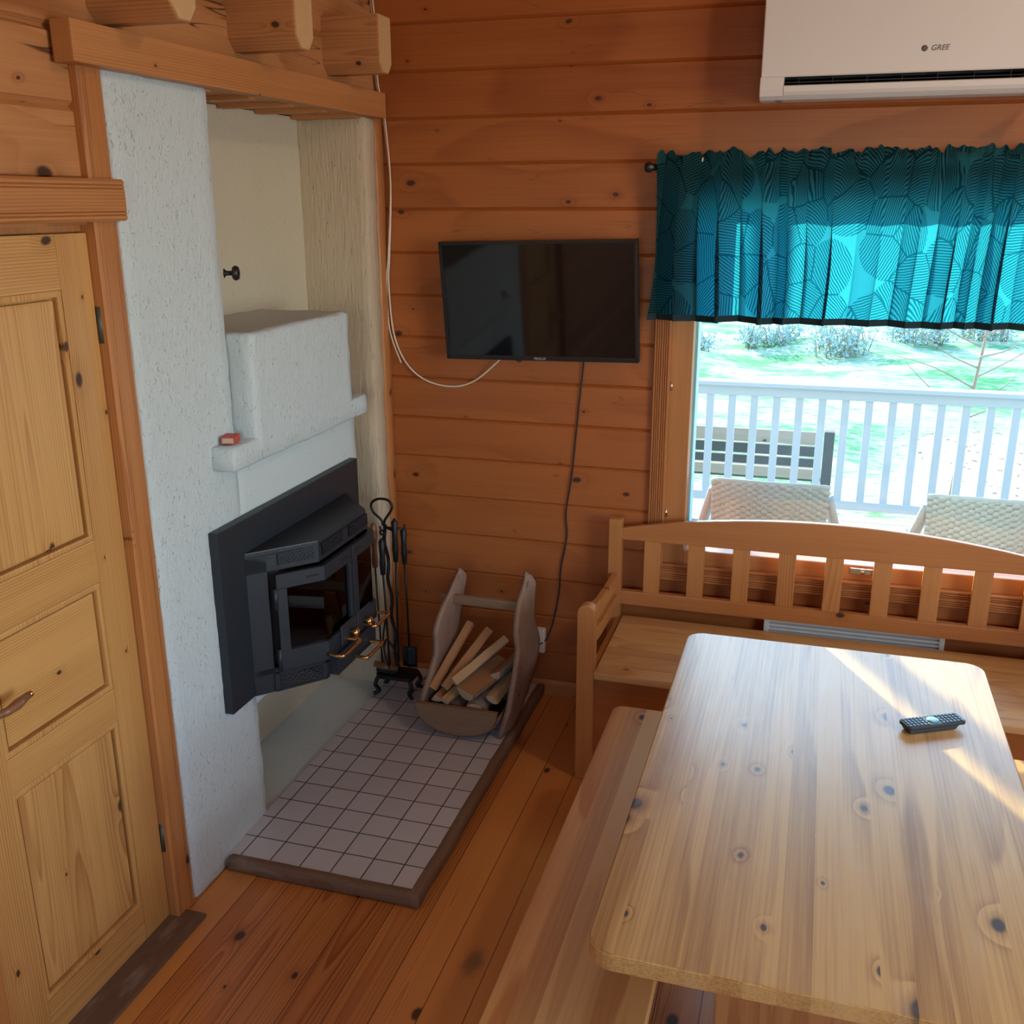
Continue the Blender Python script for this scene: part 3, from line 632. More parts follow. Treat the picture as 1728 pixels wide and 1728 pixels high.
def tool(name, label, cat, dx, dy, grip_m, zg0, zg1, lean, build):
    t = thing(name, (TX+dx, TY+dy, .15), label, cat)
    x, y = TX+dx, TY+dy
    MB().lathe([(0, 0), (.010, .002), (.0135, (zg1-zg0)*.3), (.011, (zg1-zg0)*.55), (.0135, (zg1-zg0)*.9), (0, zg1-zg0)], (x, y, zg0), (0, 0, 1)).build('grip', grip_m, t)
    MB().tube([(x, y, zg0+.01), (x+lean*.5, y, .45), (x+lean, y, .20)], .0048, 8).build('rod', 'steel_black', t)
    build(t, x+lean, y)
tool('fire_poker', 'black fire poker with hooked tip hanging in the middle of the tool stand', 'poker', .020, -.020, 'steel_black', .645, .835, -.005,
     lambda t, x, y: MB().tube(smooth_curve([(x, y, .21), (x-.012, y-.01, .255), (x-.045, y-.012, .30), (x-.060, y-.012, .26)], 5), .0045, 8).build('tip', 'steel_black', t))
def shovel(t, x, y):
    mb = MB(); mb.grid(lambda u, v: Vector((x-.032+.064*u, y-.012+.016*abs(u-.5)*2, .152+.095*v+.006*math.sin(PI*u))), 8, 6, .003); mb.build('pan', 'steel_black', t)
tool('fire_shovel', 'black fire shovel hanging at the back right of the tool stand', 'shovel', .034, .036, 'steel_black', .62, .78, .008, shovel)
def tongs(t, x, y):
    MB().tube(smooth_curve([(x-.002, y-.004, .43), (x-.020, y-.008, .33), (x-.012, y-.012, .24), (x+.004, y-.012, .19)], 5), .0042, 8).build('claw', 'steel_black', t)
tool('fire_tongs', 'black fire tongs hanging in front of the tool stand post', 'tongs', -.020, -.062, 'steel_black', .60, .76, .012, tongs)

# ------------------------------------------------------------------ firewood basket
bk = thing('firewood_basket', (-1.22, 3.46, .045), 'rustic driftwood firewood basket with carrying bar on the tiled hearth', 'basket')
def slab(side):
    # live-edge side board: outline front/back edges as functions of height, leaning outwards
    if side > 0:
        F = [(.050, 3.345), (.15, 3.325), (.26, 3.345), (.36, 3.375), (.42, 3.40), (.47, 3.385), (.52, 3.40), (.57, 3.45), (.600, 3.50), (.625, 3.555), (.655, 3.585)]
        B = [(.050, 3.42), (.15, 3.565), (.26, 3.61), (.36, 3.625), (.42, 3.595), (.47, 3.575), (.52, 3.60), (.57, 3.62), (.600, 3.625), (.625, 3.615), (.655, 3.59)]
        X = lambda z: -1.075 + .058*math.sin(min(1, max(0, (z-.05)/.33))*PI*.5) - .018*max(0, (z-.36)/.28)
    else:
        F = [(.110, 3.335), (.18, 3.325), (.26, 3.335), (.36, 3.365), (.42, 3.36), (.47, 3.345), (.52, 3.375), (.56, 3.43), (.59, 3.50), (.615, 3.56), (.64, 3.59)]
        B = [(.110, 3.52), (.18, 3.56), (.26, 3.60), (.36, 3.60), (.42, 3.585), (.47, 3.58), (.52, 3.60), (.56, 3.62), (.59, 3.63), (.615, 3.625), (.64, 3.60)]
        X = lambda z: -1.405 + .060*min(1, max(0, (z-.11)/.25)) + .03*max(0, (z-.36)/.28)
    def itp(T, z):
        for (z0, a), (z1, c) in zip(T, T[1:]):
            if z <= z1: return a+(c-a)*(z-z0)/(z1-z0)
        return T[-1][1]
    z0, z1 = F[0][0], F[-1][0]
    def fn(u, v):
        z = z0+(z1-z0)*v; a, c = itp(F, z), itp(B, z); y = a+(c-a)*u
        e = 1-abs(2*u-1)**4
        return Vector((X(z)+.018*u*(1 if side > 0 else .8)+noise.noise(Vector((y*9, z*9, side)))*.006, y+noise.noise(Vector((z*26, u*3, side*5)))*.016*e, z))
    mb = MB(); mb.grid(fn, 12, 30, .018); return mb
slab(1).build('side_board', 'grey_wood', bk); slab(-1).build('side_board', 'grey_wood', bk)
def half(y0, y1):
    P = [(-1.398, .178), (-1.062, .178)] + [(-1.230+.168*math.cos(a), .178-.118*math.sin(a)**.85) for a in [PI*k/14 for k in range(1, 14)]]
    return MB().prism(P, 'y', y0, y1, .003)
half(3.298, 3.318).build('front_board', 'board', bk); half(3.575, 3.595).build('rear_board', 'board', bk)
def trough(u, v):
    a = PI*(.04+.92*u); return Vector((-1.230+.176*math.cos(a), 3.305+.285*v, .176-.121*abs(math.sin(a))**.85))
MB().grid(trough, 18, 4, .006).build('trough', 'board', bk)
MB().box(-1.352, -1.035, 3.488, 3.512, .530, .566, .006).build('carrying_bar', 'board', bk)

# firewood
def firewood(p0, p1, r, shape, mat, label, twist=0.):
    p0, p1 = Vector(p0), Vector(p1); L = (p1-p0).length
    t = thing('firewood', tuple((p0+p1)/2), label, 'firewood', 'split logs in the firewood basket')
    n = {'quarter': 8, 'half': 9, 'stick': 4, 'round': 12}[shape]
    if shape == 'quarter': sec = [(0, 0)]+[(r*math.cos(a), r*math.sin(a)) for a in [math.radians(k*16) for k in range(7)]]
    elif shape == 'half': sec = [(r*math.cos(a), r*math.sin(a)) for a in [math.radians(k*22.5) for k in range(9)]]
    elif shape == 'stick': sec = [(-r, -r*.55), (r, -r*.6), (r*.85, r*.6), (-r*.9, r*.5)]
    else: sec = [(r*math.cos(a), r*math.sin(a)) for a in [math.radians(k*30) for k in range(12)]]
    cx = sum(a for a, _ in sec)/len(sec); cy = sum(c for _, c in sec)/len(sec)
    q = (p1-p0).to_track_quat('X', 'Z').to_matrix() @ Matrix.Rotation(twist, 3, 'X')
    def ring(bm, x, k): return [bm.verts.new((x, (a-cx)*k+noise.noise(Vector((x*9, a*40, r*50)))*r*.10, (c-cy)*k+noise.noise(Vector((x*9+5, c*40, r*50)))*r*.10)) for a, c in sec]
    mb = MB(); b = mb.bm; R_ = [ring(b, -L/2+L*i/6, 1-.06*random.random()) for i in range(7)]
    for A, B in zip(R_, R_[1:]):
        for k in range(len(sec)): f = b.faces.new((A[k], A[(k+1) % len(sec)], B[(k+1) % len(sec)], B[k]))
    b.faces.new(R_[0][::-1]); b.faces.new(R_[-1])
    ob = mb.build('split_log', mat, None); ob.parent = t; ob.location = (0, 0, 0); ob.rotation_euler = q.to_euler()
    for s in (-1, 1):
        e = MB(); e.prism([((a-cx)*.93, (c-cy)*.93) for a, c in sec], 'x', s*(L/2)-.0012, s*(L/2)+.0012)
        eo = e.build('cut_end', 'endgrain', None); eo.parent = ob
    if shape in ('quarter', 'half', 'round'):
        arc = sec[1:] if shape == 'quarter' else sec
        bb = MB(); loop = [((a-cx)*1.02, (c-cy)*1.02) for a, c in arc]
        if shape == 'round': loop = loop[:7]
        bb.grid(lambda u, v: Vector((-L/2+.004+(L-.008)*v, *loop[min(len(loop)-1, int(u*(len(loop)-1)+.5))])), len(loop)-1, 6, -.003)
        bo = bb.build('bark', 'bark', None); bo.parent = ob
    return t
firewood((-1.340, 3.345, .225), (-1.255, 3.560, .425), .016, 'stick', 'log_red', 'thin reddish stick standing leftmost in the firewood basket', .3)
firewood((-1.298, 3.365, .225), (-1.180, 3.570, .400), .019, 'stick', 'log_red', 'second reddish stick beside the leftmost one in the basket', .9)
firewood((-1.250, 3.345, .262), (-1.105, 3.555, .372), .034, 'quarter', 'log_split', 'pale split log lying on top across the middle of the basket', -2.4)
firewood((-1.205, 3.345, .212), (-1.105, 3.560, .262), .046, 'half', 'log_red', 'brown half log under the pale top log in the basket', 3.3)
firewood((-1.165, 3.335, .150), (-1.150, 3.560, .165), .040, 'round', 'log_split', 'round log with rough pale end at the basket front', .2)
firewood((-1.105, 3.365, .195), (-1.085, 3.565, .215), .036, 'quarter', 'log_split', 'pale square cut log at the right side of the basket', -2)
firewood((-1.285, 3.330, .185), (-1.225, 3.555, .215), .020, 'stick', 'log_split', 'short pale stick low at the left front of the basket', .5)
firewood((-1.325, 3.345, .175), (-1.300, 3.560, .195), .034, 'quarter', 'log_red', 'dark brown quarter log low in the left of the basket', -2.6)
firewood((-1.235, 3.350, .135), (-1.225, 3.560, .140), .042, 'half', 'bark', 'dark bark covered log at the bottom of the basket', 1.0)
firewood((-1.105, 3.430, .268), (-1.055, 3.580, .300), .030, 'half', 'log_red', 'short half log leaning at the rear right of the basket', 2.6)
firewood((-1.245, 3.470, .285), (-1.165, 3.575, .330), .030, 'quarter', 'bark', 'barky log at the rear behind the pale top log', .4)

# ------------------------------------------------------------------ television
tvw, tvh = .775, .453
tv = thing('television', (-1.034, 3.78, 1.686), 'black wall mounted flat television left of the window', 'television')
RT = Matrix.Rotation(-math.radians(2.08), 4, 'Z') @ Matrix.Rotation(math.radians(5.37), 4, 'X') @ Matrix.Rotation(-math.radians(1.28), 4, 'Y')
TVM = Matrix.Translation((-1.034, 3.758, 1.686)) @ RT
def tvbox(x0, x1, y0, y1, z0, z1, bev=.002):
    mb = MB().box(x0, x1, y0, y1, z0, z1, bev)
    for v in mb.bm.verts: v.co = TVM @ v.co
    return mb
def tvpart(parts):
    mb = MB()
    for p in parts:
        m2 = tvbox(*p); me = bpy.data.meshes.new('t'); m2.bm.to_mesh(me); m2.bm.free(); mb.bm.from_mesh(me); bpy.data.meshes.remove(me)
    return mb
hw, hh = tvw/2, tvh/2
tvpart([(-hw, hw, .0, .030, -hh, hh), (-.22, .22, .028, .052, -.17, .13)]).build('housing', 'dark_plastic', tv)
tvpart([(-hw, -hw+.012, -.004, .002, -hh, hh), (hw-.012, hw, -.004, .002, -hh, hh), (-hw, hw, -.004, .002, hh-.012, hh), (-hw, hw, -.004, .002, -hh, -hh+.018)]).build('bezel', 'dark_plastic', tv)
tvpart([(-hw+.011, hw-.011, -.0018, .001, -hh+.017, hh-.011, 0)]).build('screen', 'screen', tv)
MB().box(-1.12, -.95, 3.80, 3.859, 1.60, 1.76, .003).build('wall_bracket', 'steel_black', tv)
text('maker_mark', 'PROLUX', .0125, 'silver_text', TVM @ Matrix.Translation((0.002, -.0046, -hh+.0085)) @ Matrix.Rotation(PI/2, 4, 'X'), tv, (-1.034, 3.78, 1.686))

# cables and outlet
ca = [(-1.712, 3.852, 2.95), (-1.712, 3.852, 2.777), (-1.708, 3.852, 2.70), (-1.703, 3.85, 2.507), (-1.689, 3.85, 2.433), (-1.676, 3.85, 2.348), (-1.658, 3.85, 2.119), (-1.674, 3.85, 1.848), (-1.682, 3.85, 1.732), (-1.669, 3.85, 1.543), (-1.621, 3.85, 1.423), (-1.54, 3.85, 1.353), (-1.426, 3.85, 1.329), (-1.324, 3.85, 1.356), (-1.215, 3.835, 1.444), (-1.17, 3.82, 1.50)]
tag(MB().tube(smooth_curve(ca, 6), .0036, 8).build('antenna_cable', 'cable_white'), 'cream aerial cable looping down the corner to the television', 'cable')
cb_ = [(-1.70, 3.844, 2.95), (-1.700, 3.844, 2.776), (-1.695, 3.844, 2.70), (-1.693, 3.843, 2.507), (-1.682, 3.843, 2.433), (-1.668, 3.843, 2.348), (-1.655, 3.843, 2.119), (-1.676, 3.843, 1.848), (-1.688, 3.843, 1.732), (-1.682, 3.843, 1.55), (-1.637, 3.843, 1.418)]
tag(MB().tube(smooth_curve(cb_, 6), .0030, 8).build('spare_cable', 'cable_white'), 'loose ended cream cable hanging beside the wall corner', 'cable')
pw = thing('power_cable', (-.93, 3.85, .8), 'thin black power cable hanging from television to wall outlet', 'cable')
cp = [(-.871, 3.835, 1.50), (-.872, 3.85, 1.44), (-.889, 3.853, 1.265), (-.899, 3.853, 1.144), (-.912, 3.853, .997), (-.935, 3.853, .83), (-.930, 3.853, .73), (-.954, 3.853, .584), (-.961, 3.853, .477), (-.985, 3.848, .339), (-1.012, 3.835, .262), (-1.048, 3.822, .236)]
MB().tube(smooth_curve(cp, 6), .0032, 8).build('cord', 'cable_black', pw)
MB().lathe([(0, 0), (.019, 0), (.019, .012), (.012, .022), (.006, .032), (0, .033)], (-1.072, 3.828, .262), (.25, -1, -.3)).build('plug', 'cable_black', pw)
ot = thing('wall_outlet', (-1.056, YB, .25), 'cream double wall outlet behind the firewood basket', 'outlet')
MB().box(-1.097, -1.016, 3.828, 3.859, .200, .308, .006).build('cover', 'socket_white', ot)
for z in (.282, .226): MB().lathe([(0, 0), (.020, 0), (.020, .0015), (0, .0016)], (-1.062, 3.828, z), (0, -1, 0)).build('socket', 'cable_black' if z > .25 else 'white_metal', ot)

# ------------------------------------------------------------------ air conditioner
ac = thing('air_conditioner', (.17, 3.75, 2.37), 'white wall mounted air conditioner above the window', 'air conditioner')
def acp(k=0.): return [(3.858, 2.372), (3.70, 2.362), (3.662, 2.366), (3.646, 2.376), (3.638, 2.392), (3.640, 2.402), (3.645, 2.412+k), (3.642, 2.46), (3.648, 2.62), (3.67, 2.655), (3.72, 2.668), (3.858, 2.668)]
a0, a1 = -.252, .600
bdp = MB()
lowp = [(3.858, 2.372), (3.705, 2.362), (3.664, 2.365), (3.646, 2.376), (3.639, 2.395), (3.643, 2.436), (3.660, 2.440), (3.858, 2.440)]
bdp.prism(lowp, 'x', a0, a0+.075, .003).prism(lowp, 'x', a1-.06, a1, .003)
bdp.prism([(3.858, 2.372), (3.705, 2.362), (3.664, 2.365), (3.650, 2.374), (3.655, 2.379), (3.80, 2.386), (3.858, 2.39)], 'x', a0+.05, a1-.05)
bdp.prism([(3.858, 2.438), (3.658, 2.438), (3.655, 2.73), (3.68, 2.774), (3.858, 2.774)], 'x', a0, a1, .004)
bdp.build('housing', 'white_plastic', ac)
MB().prism([(3.662, 2.434), (3.640, 2.432), (3.637, 2.437), (3.642, 2.72), (3.668, 2.772), (3.682, 2.774)], 'x', a0+.004, a1-.004, .0015).build('front_panel', 'white_plastic', ac)
MB().prism([(3.655, 2.384), (3.800, 2.39), (3.800, 2.436), (3.70, 2.440), (3.70, 2.43), (3.79, 2.425)], 'x', a0+.07, a1-.055).build('air_outlet', 'vent_dark', ac)
MB().prism([(3.648, 2.377), (3.640, 2.388), (3.637, 2.404), (3.642, 2.407), (3.700, 2.394), (3.700, 2.382)], 'x', a0+.076, a1-.062).build('louver', 'white_plastic', ac)
fn_ = MB()
for k in range(7): x = a0+.12+k*.105; fn_.box(x, x+.002, 3.665, 3.75, 2.405, 2.432)
fn_.box(a0+.08, a1-.065, 3.665, 3.668, 2.416, 2.419); fn_.build('guide_vanes', 'dark_plastic', ac)
text('maker_mark', 'GREE', .0225, 'grey_text', Matrix.Translation((.286, 3.6374, 2.500)) @ Matrix(((1, .25, 0, 0), (0, 0, -1, 0), (0, 1, 0, 0), (0, 0, 0, 1))), ac, (.17, 3.75, 2.37))
lg = MB(); lg.lathe([(.0052, 0), (.0092, 0), (.0092, .0008), (.0052, .0008)], (.240, 3.6382, 2.500), (0, -1, 0)); lg.box(.238, .250, 3.6372, 3.6381, 2.499, 2.503); lg.build('maker_emblem', 'grey_text', ac)

# ------------------------------------------------------------------ curtain and rod
rod = thing('curtain_rod', (.38, 3.79, 2.166), 'thin black curtain rod over the window', 'curtain rod')
MB().tube([(-.615, 3.79, 2.166), (1.44, 3.79, 2.166)], .009, 12).build('pole', 'dark_plastic', rod)
for x, s in ((-.612, -1), (1.44, 1)): MB().lathe([(0, 0), (.013, 0), (.013, .018), (.018, .022), (.018, .036), (.012, .044), (0, .046)], (x-s*.01, 3.79, 2.166), (s, 0, 0)).build('finial', 'dark_plastic', rod)
for x in (-.585, 1.41): MB().box(x-.008, x+.008, 3.79, 3.86, 2.156, 2.172, .002).build('bracket', 'dark_plastic', rod)
cu = thing('curtain', (.38, 3.79, 2.16), 'teal blue patterned gathered valance curtain across the window top', 'curtain')
NX, NZ = 420, 44
CX0, CX1, CZT, CZB = -.600, 1.40, 2.205, 1.628
FOLD = []
_x = 0.
rf = random.Random(5)
while _x < 2.3: w = rf.uniform(.06, .17); FOLD.append((_x, w, rf.uniform(.35, 1.))); _x += w
def fold(x):
    for a, w, k in FOLD:
        if a <= x < a+w: return math.sin(2*PI*(x-a)/w)*k
    return 0.
def foldx(x):
    for a, w, k in FOLD:
        if a <= x < a+w: return math.sin(4*PI*(x-a)/w)*k*w*.17
    return 0.
def cpt(u, v):
    """v 0 top .. 1 bottom"""
    xx = u*(CX1-CX0); z = CZT+(CZB-CZT)*v
    pocket = math.exp(-((v-.07)/.05)**2)
    amp = .007+.036*min(1, max(0, (v-.05))*1.6)
    y = 3.778 + fold(xx + .012*math.sin(v*3+u*9))*amp*(1-.55*pocket) + .008*math.sin(u*23)*v
    y -= .011*pocket
    x = CX0+xx + foldx(xx + .012*math.sin(v*3+u*9))*min(1, .25+v*1.2)*(1) - (.022*v*(1-u)**6)
    if v < .07:
        k = 1-v/.07; z += k*(.030*noise.noise(Vector((u*34, 3, 0)))+.022*noise.noise(Vector((u*95, 1, 0)))+.006+.010*u); y += k*.016*noise.noise(Vector((u*110, 0, 5)))-.004*k; x += k*.008*noise.noise(Vector((u*130, 8, 1)))
    z += v*.006*noise.noise(Vector((u*16, 7, 2)))
    return Vector((x, y, z))
def cloth(v0, v1, nz, mat, name, off=0.):
    mb = MB(); b = mb.bm; uvl = b.loops.layers.uv.new('UVMap')
    V = [[b.verts.new(cpt(i/NX, v0+(v1-v0)*j/nz)+Vector((0, -off, 0))) for j in range(nz+1)] for i in range(NX+1)]
    arc = [0.]
    for i in range(NX): arc.append(arc[-1]+max((cpt((i+1)/NX, .6)-cpt(i/NX, .6)).length, 1e-4))
    for i in range(NX):
        for j in range(nz):
            f = b.faces.new((V[i][j], V[i+1][j], V[i+1][j+1], V[i][j+1])); f.smooth = True
            for lp, (a, c) in zip(f.loops, ((i, j), (i+1, j), (i+1, j+1), (i, j+1))): lp[uvl].uv = (arc[a], (v0+(v1-v0)*c/nz)*(CZB-CZT))
    return mb.build(name, mat, cu)
cloth(0, 1, NZ, 'curtain', 'cloth')
tag(cloth(.960, 1.0, 2, 'hem', 'hem', .0015), 'dark hem band')
for k in range(11):
    x = -.545+k*.115+rf.uniform(-.02, .02)
    MB().tube([(x+.010*math.cos(a)*.3, 3.79+.015*math.cos(a), 2.184+.015*math.sin(a)) for a in [2*PI*i/14 for i in range(15)]], .0032, 8).build('curtain_ring', 'ring', cu)

# ------------------------------------------------------------------ radiator
rd = thing('radiator', (.215, 3.83, .25), 'low white slatted electric heater on the wall behind the sofa', 'heater')
MB().box(-.117, -.098, 3.812, 3.859, .24, .52, .003).box(.528, .547, 3.812, 3.859, .24, .52, .003).box(-.10, .53, 3.848, 3.859, .24, .52).build('housing', 'white_metal', rd)
sl = MB()
for k in range(16): z = .25+k*.0165; sl.prism([(3.815, z), (3.815, z+.007), (3.848, z+.013), (3.848, z+.009)], 'x', -.10, .53)
sl.build('louvers', 'white_metal', rd)

# ------------------------------------------------------------------ sofa bench
so = thing('wooden_sofa', (.1, 3.53, 0), 'reddish pine slat back wooden sofa bench below the window', 'sofa')
S0, S1 = -.738, .938
def post_poly(c, w, z1, r): return [(c-w/2, 0), (c+w/2, 0), (c+w/2, z1-r)]+[(c+w/2*math.cos(a), z1-r+r*math.sin(a)) for a in [PI*k/10 for k in range(1, 10)]]+[(c-w/2, z1-r)]
for x in (S0+.032, S1-.032):
    MB().prism(post_poly(x, .064, .694, .032), 'y', 3.228, 3.272, .004).build('front_post', 'sofa_z', so)
    MB().prism([(3.765, 0), (3.815, 0), (3.815, .83), (3.808, .845), (3.79, .85), (3.772, .845), (3.765, .83)], 'x', x-.032, x+.020, .004).build('rear_post', 'sofa_z', so)
    for z0, z1 in ((.572, .632), (.490, .538)):
        MB().prism([(3.26, z0+.022), (3.26, z1+.040), (3.45, z1+.005), (3.775, z1-.008), (3.775, z0-.008), (3.45, z0)], 'x', x-.012, x+.012, .003).build('arm_rail', 'sofa_y', so)
def arch(x): return .893-.081*((x-.1)/.78)**2
xs = [S0+.05+(S1-S0-.10)*k/36 for k in range(37)]
MB().prism([(x, arch(x)) for x in xs]+[(x, .762) for x in reversed(xs)], 'y', 3.778, 3.802, .004).build('top_rail', 'sofa_x', so)
MB().box(S0+.05, S1-.05, 3.776, 3.804, .487, .546, .004).build('lower_rail', 'sofa_x', so)
for k in range(9):
    x = -.564+k*.1725-.0; MB().box(x-.0325, x+.0325, 3.782, 3.798, .54, .768, .003).build('back_slat', 'sofa_z', so)
MB().box(-.672, .872, 3.215, 3.765, .418, .445, .006).build('seat', 'sofa_seat', so)
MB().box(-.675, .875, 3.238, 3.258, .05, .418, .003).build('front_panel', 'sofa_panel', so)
MB().box(-.70, -.68, 3.25, 3.78, .05, .43).box(.88, .90, 3.25, 3.78, .05, .43).box(-.69, .89, 3.765, 3.775, .05, .40).build('side_panel', 'sofa_y', so)

# ------------------------------------------------------------------ table, benches, remote
ta = thing('dining_table', (.11, 2.26, 0), 'large pale pine dining table with rounded corners and worn knotty top', 'table')
MB().prism(rrect(-.322, .542, 1.505, 3.0, .055, 8), 'z', .702, .740, .007, 3).build('tabletop', 'table', ta)
for y in (1.86, 2.66):
    MB().box(-.10, .32, y-.02, y+.02, .07, .66, .005).build('leg_panel', 'bench_leg', ta)
    MB().prism(rrect(-.20, .42, .0, .07, .03, 5), 'y', y-.035, y+.035, .004).build('foot', 'bench_leg', ta)
    MB().box(-.26, .48, y-.03, y+.03, .66, .702, .004).build('batten', 'bench_leg', ta)
MB().box(.085, .135, 1.88, 2.64, .24, .36, .004).build('stretcher', 'bench_leg', ta)
def bench(x0, x1, label):
    cx = (x0+x1)/2; t = thing('bench', (cx, 2.2, 0), label, 'bench', 'benches along the table sides')
    MB().prism(rrect(x0, x1, 1.40, 2.992, .035, 6), 'z', .416, .450, .006, 3).build('seat', 'bench', t)
    for y in (1.70, 2.72):
        MB().box(cx-.11, cx+.11, y-.018, y+.018, .0, .416, .004).build('leg', 'bench_leg', t)
    MB().box(cx-.02, cx+.02, 1.72, 2.70, .20, .30, .003).build('stretcher', 'bench_leg', t)
bench(-.552, -.224, 'long pine bench left of the table, beside the hearth'); bench(.446, .774, 'pine bench right of the table, at the photo edge')

rc = thing('remote_control', (.362, 2.552, .741), 'black remote control lying on the pale dining table', 'remote control')
RM = Matrix.Translation((.362, 2.553, .741)) @ Matrix.Rotation(math.radians(28.5), 4, 'Z')
def rpart(mb, name, mat):
    for v in mb.bm.verts: v.co = RM @ v.co
    return mb.build(name, mat, rc)
rpart(MB().prism(rrect(-.083, .083, -.024, .024, .008, 4), 'z', .014, .024, .0025).prism([(-.072, .0), (.058, .0), (.072, .016), (-.080, .016)], 'y', -.018, .018, .003), 'shell', 'dark_plastic')
btn = bpy.data.materials.new('x'); bpy.data.materials.remove(btn)
M['button'] = plain('blue_grey_button', (.10, .14, .19), .3); M['button_pale'] = plain('pale_blue_button', (.22, .42, .52), .3)
for i in range(15):
    if 6 <= i <= 8: continue
    for j in range(4):
        x, y = -.074+i*.0105, -.0165+j*.011; rpart(MB().box(x-.0033, x+.0033, y-.0036, y+.0036, .0235, .0258, .001), 'button', 'button')
rpart(MB().lathe([(.006, 0), (.0155, 0), (.0150, .002), (.007, .002)], (.0, 0, .0238), n=24), 'navigation_ring', 'button_pale')

# ------------------------------------------------------------------ outdoors
struct(MB().box(-4.5, 5., 3.99, 7.35, -.2, -.12), 'terrace_deck', 'deck', 'sunlit board deck outside the window', 'deck')
ry = 7.2
rg = thing('deck_railing', (.6, ry, -.12), 'white painted wooden railing along the deck edge outside', 'railing')
MB().box(-4.2, 4.9, ry-.025, ry+.025, .745, .815, .004).build('upper_rail', 'white_paint', rg)
MB().box(-4.2, 4.9, ry-.06, ry+.06, .815, .845, .006).build('cap_rail', 'white_paint', rg)
MB().box(-4.2, 4.9, ry-.022, ry+.022, -.03, .035, .004).build('lower_rail', 'white_paint', rg)
for k in range(52):
    x = -3.60+k*.1525; MB().box(x-.026, x+.026, ry-.012, ry+.012, .03, .75, .003).build('baluster', 'white_paint', rg)
MB().box(-2.0, -1.90, ry-.04, ry+.06, -.12, 3.2, .004).build('roof_post', 'white_paint', rg)
MB().box(4.0, 4.10, ry-.04, ry+.06, -.12, 3.2, .004).build('roof_post', 'white_paint', rg)

def wicker_chair(x0, x1, y, zt, label):
    cx = (x0+x1)/2; w = x1-x0; t = thing('wicker_chair', (cx, y+.3, -.12), label, 'chair', 'wicker chairs on the deck')
    def back(u, v):
        a = (u-.5)*2; z = .28+(zt-.28)*v-.012*abs(a)**3
        yy = y + .05*(1-a*a)*-1 + .05*(1-v) + .004*math.sin(z*2*PI/.028+math.floor(u*22)*PI)
        return Vector((cx+a*w/2*(1-.06*(1-v)), yy, z))
    mb = MB(); mb.grid(back, 66, 120, .012); mb.tube([back(u/20, 1.) for u in range(21)], .012, 8); mb.build('backrest', 'wicker', t)
    mb = MB()
    mb.grid(lambda u, v: Vector((x0+.02+(w-.04)*u, y+.03+.50*v, .30+.004*math.sin(v*90))), 6, 40, .05); mb.build('seat', 'wicker', t)
    for s in (-1, 1):
        xx = cx+s*(w/2+.015)
        MB().tube(smooth_curve([(xx-s*.02, y+.02, zt-.06), (xx+s*.03, y+.10, .60), (xx+s*.03, y+.35, .53), (xx+s*.02, y+.52, .50), (xx, y+.55, .30)], 6), .024, 10).build('armrest', 'wicker', t)
        for yy in (y+.05, y+.50): MB().tube([(xx-s*.03, yy, .30), (xx-s*.03, yy, -.12)], .018, 8).build('leg', 'wicker', t)
wicker_chair(-.410, .100, 4.50, .852, 'pale wicker chair outside the window, left one of the pair')
wicker_chair(.505, 1.015, 4.50, .848, 'pale wicker chair outside the window, right one of the pair')
lw = MB(); lw.grid(lambda u, v: Vector((-45+90*u, 7.36+62*v**1.6, -.8+.25*noise.noise(Vector((u*40, v**1.6*24, 0)))*min(1, v*5)+(.9*max(0, v-.32)**1.2))), 90, 90)
struct(lw, 'lawn', 'lawn', 'bright spring grass beyond the deck', 'lawn')
tr = MB(); tr.grid(lambda u, v: Vector((-22+19.0*u, 24.3+2.6*v+1.5*math.sin(u*2.2), -.30+.9*max(0, ((17+2.6*v)/62)**.625-.32)**1.2)), 20, 3)
struct(tr, 'gravel_track', 'gravel', 'pale gravel track across the far lawn', 'path')
gb = thing('garden_bench', (-.6, 9.5, -.8), 'dark framed slatted garden bench on the lawn behind the railing', 'bench')
for z0, z1, m in ((-.105, .018, 'out_wood'), (-.215, -.12, 'out_dark'), (-.315, -.235, 'out_dark'), (-.43, -.335, 'out_wood')):
    MB().box(-2.0, .10, 9.48, 9.52, z0, z1, .006).build('back_board', m, gb)
for x in (-1.9, .165): MB().box(x-.045, x+.045, 9.44, 9.56, -.82, .035, .006).build('post', 'out_dark', gb)
MB().box(-2.0, .12, 9.56, 9.98, -.47, -.43, .006).build('seat', 'out_dark', gb)
for x in (-1.9, .08): MB().box(x-.04, x+.04, 9.90, 9.97, -.82, -.47, .004).build('leg', 'out_dark', gb)

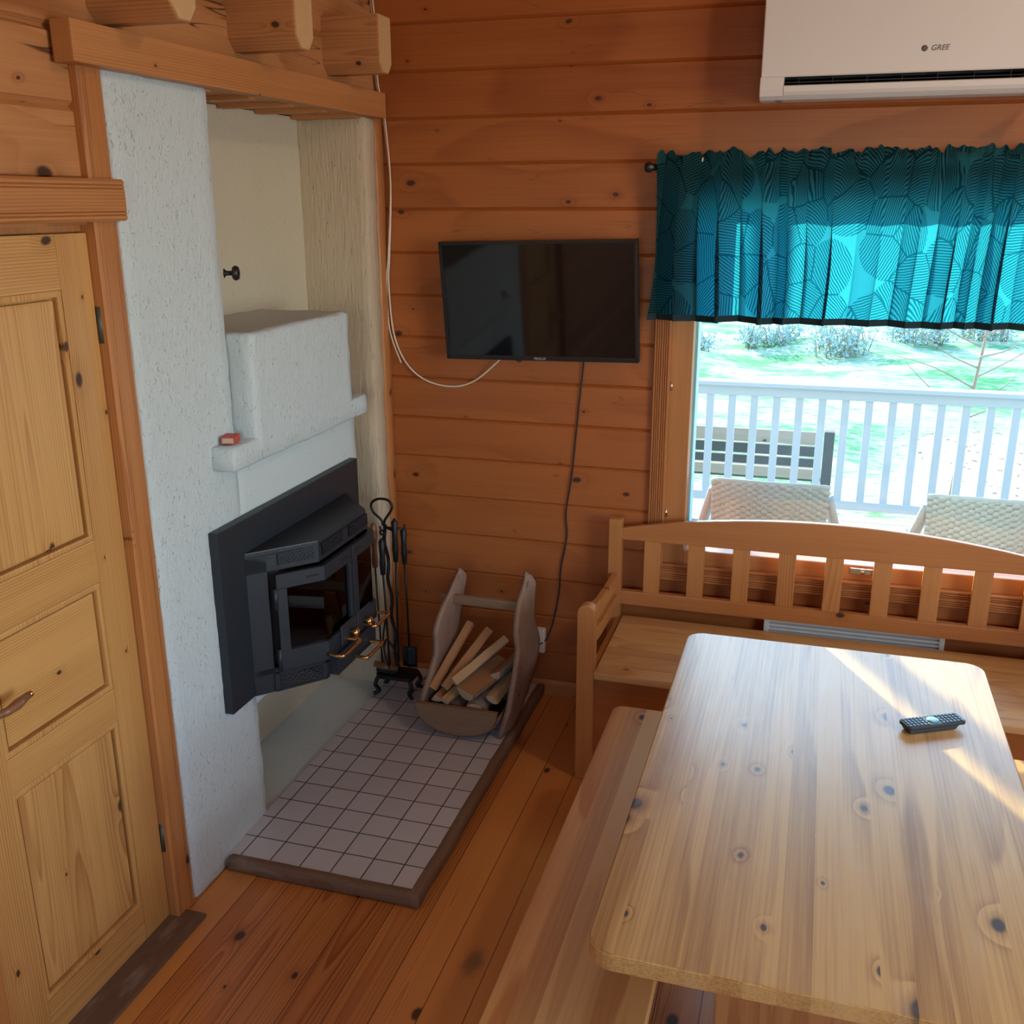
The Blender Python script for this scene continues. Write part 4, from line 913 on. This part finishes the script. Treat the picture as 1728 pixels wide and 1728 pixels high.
def shrub(x, y, z, w, h, n, seed, label):
    r = random.Random(seed); t = thing('shrub', (x, y, z), label, 'shrub', 'hazy shrubs at the far edge of the lawn')
    st = MB(); lf = MB()
    for k in range(n):
        bx, by = x+r.uniform(-w, w)*.8, y+r.uniform(-.5, .5); hx = r.uniform(.5, 1)*h; lx = r.uniform(-.25, .25)
        st.tube([(bx, by, z-.05), (bx+lx*.4, by, z+hx*.5), (bx+lx, by+r.uniform(-.1, .1), z+hx)], [.016, .010, .004], 4)
        for j in range(22):
            f = r.uniform(.1, 1); c = Vector((bx+lx*f+r.uniform(-.2, .2), by+r.uniform(-.2, .2), z+hx*f*.85)); s = r.uniform(.018, .05)
            d1 = Vector((r.uniform(-1, 1), r.uniform(-1, 1), r.uniform(-.6, .6))).normalized()*s; d2 = d1.orthogonal().normalized()*s*.6
            vs = [lf.bm.verts.new(c+a) for a in (-d1, d2, d1, -d2)]; lf.bm.faces.new(vs)
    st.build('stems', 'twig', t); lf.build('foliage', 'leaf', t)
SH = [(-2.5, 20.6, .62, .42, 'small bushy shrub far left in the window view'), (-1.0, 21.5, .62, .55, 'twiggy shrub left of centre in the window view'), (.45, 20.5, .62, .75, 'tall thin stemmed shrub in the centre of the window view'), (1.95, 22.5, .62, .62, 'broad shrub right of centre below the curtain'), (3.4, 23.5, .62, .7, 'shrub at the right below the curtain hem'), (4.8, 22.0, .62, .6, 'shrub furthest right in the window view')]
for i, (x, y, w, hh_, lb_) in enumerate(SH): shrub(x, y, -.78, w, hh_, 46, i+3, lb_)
sp = thing('birch_sapling', (1.30, 9.6, -.8), 'bare thin birch sapling beyond the railing at the right', 'tree')
MB().tube(smooth_curve([(1.24, 9.6, -.85), (1.30, 9.6, .0), (1.335, 9.6, .46), (1.385, 9.6, 1.0), (1.40, 9.6, 1.7)], 5), [.024-.0009*k for k in range(21)], 8).build('trunk', 'twig', sp)
bq = MB(); r = random.Random(3)
for k in range(16):
    z = .2+k*.09; x = 1.32+.06*(z-.3); s = -1 if k % 2 else 1; L = r.uniform(.3, .75)
    bq.tube(smooth_curve([(x, 9.6, z), (x+s*L*.5, 9.6+r.uniform(-.2, .2), z+L*.25), (x+s*L, 9.6+r.uniform(-.3, .3), z+L*r.uniform(.3, .8))], 4), [.008-.0007*i for i in range(9)], 5)
bq.build('branches', 'twig', sp)
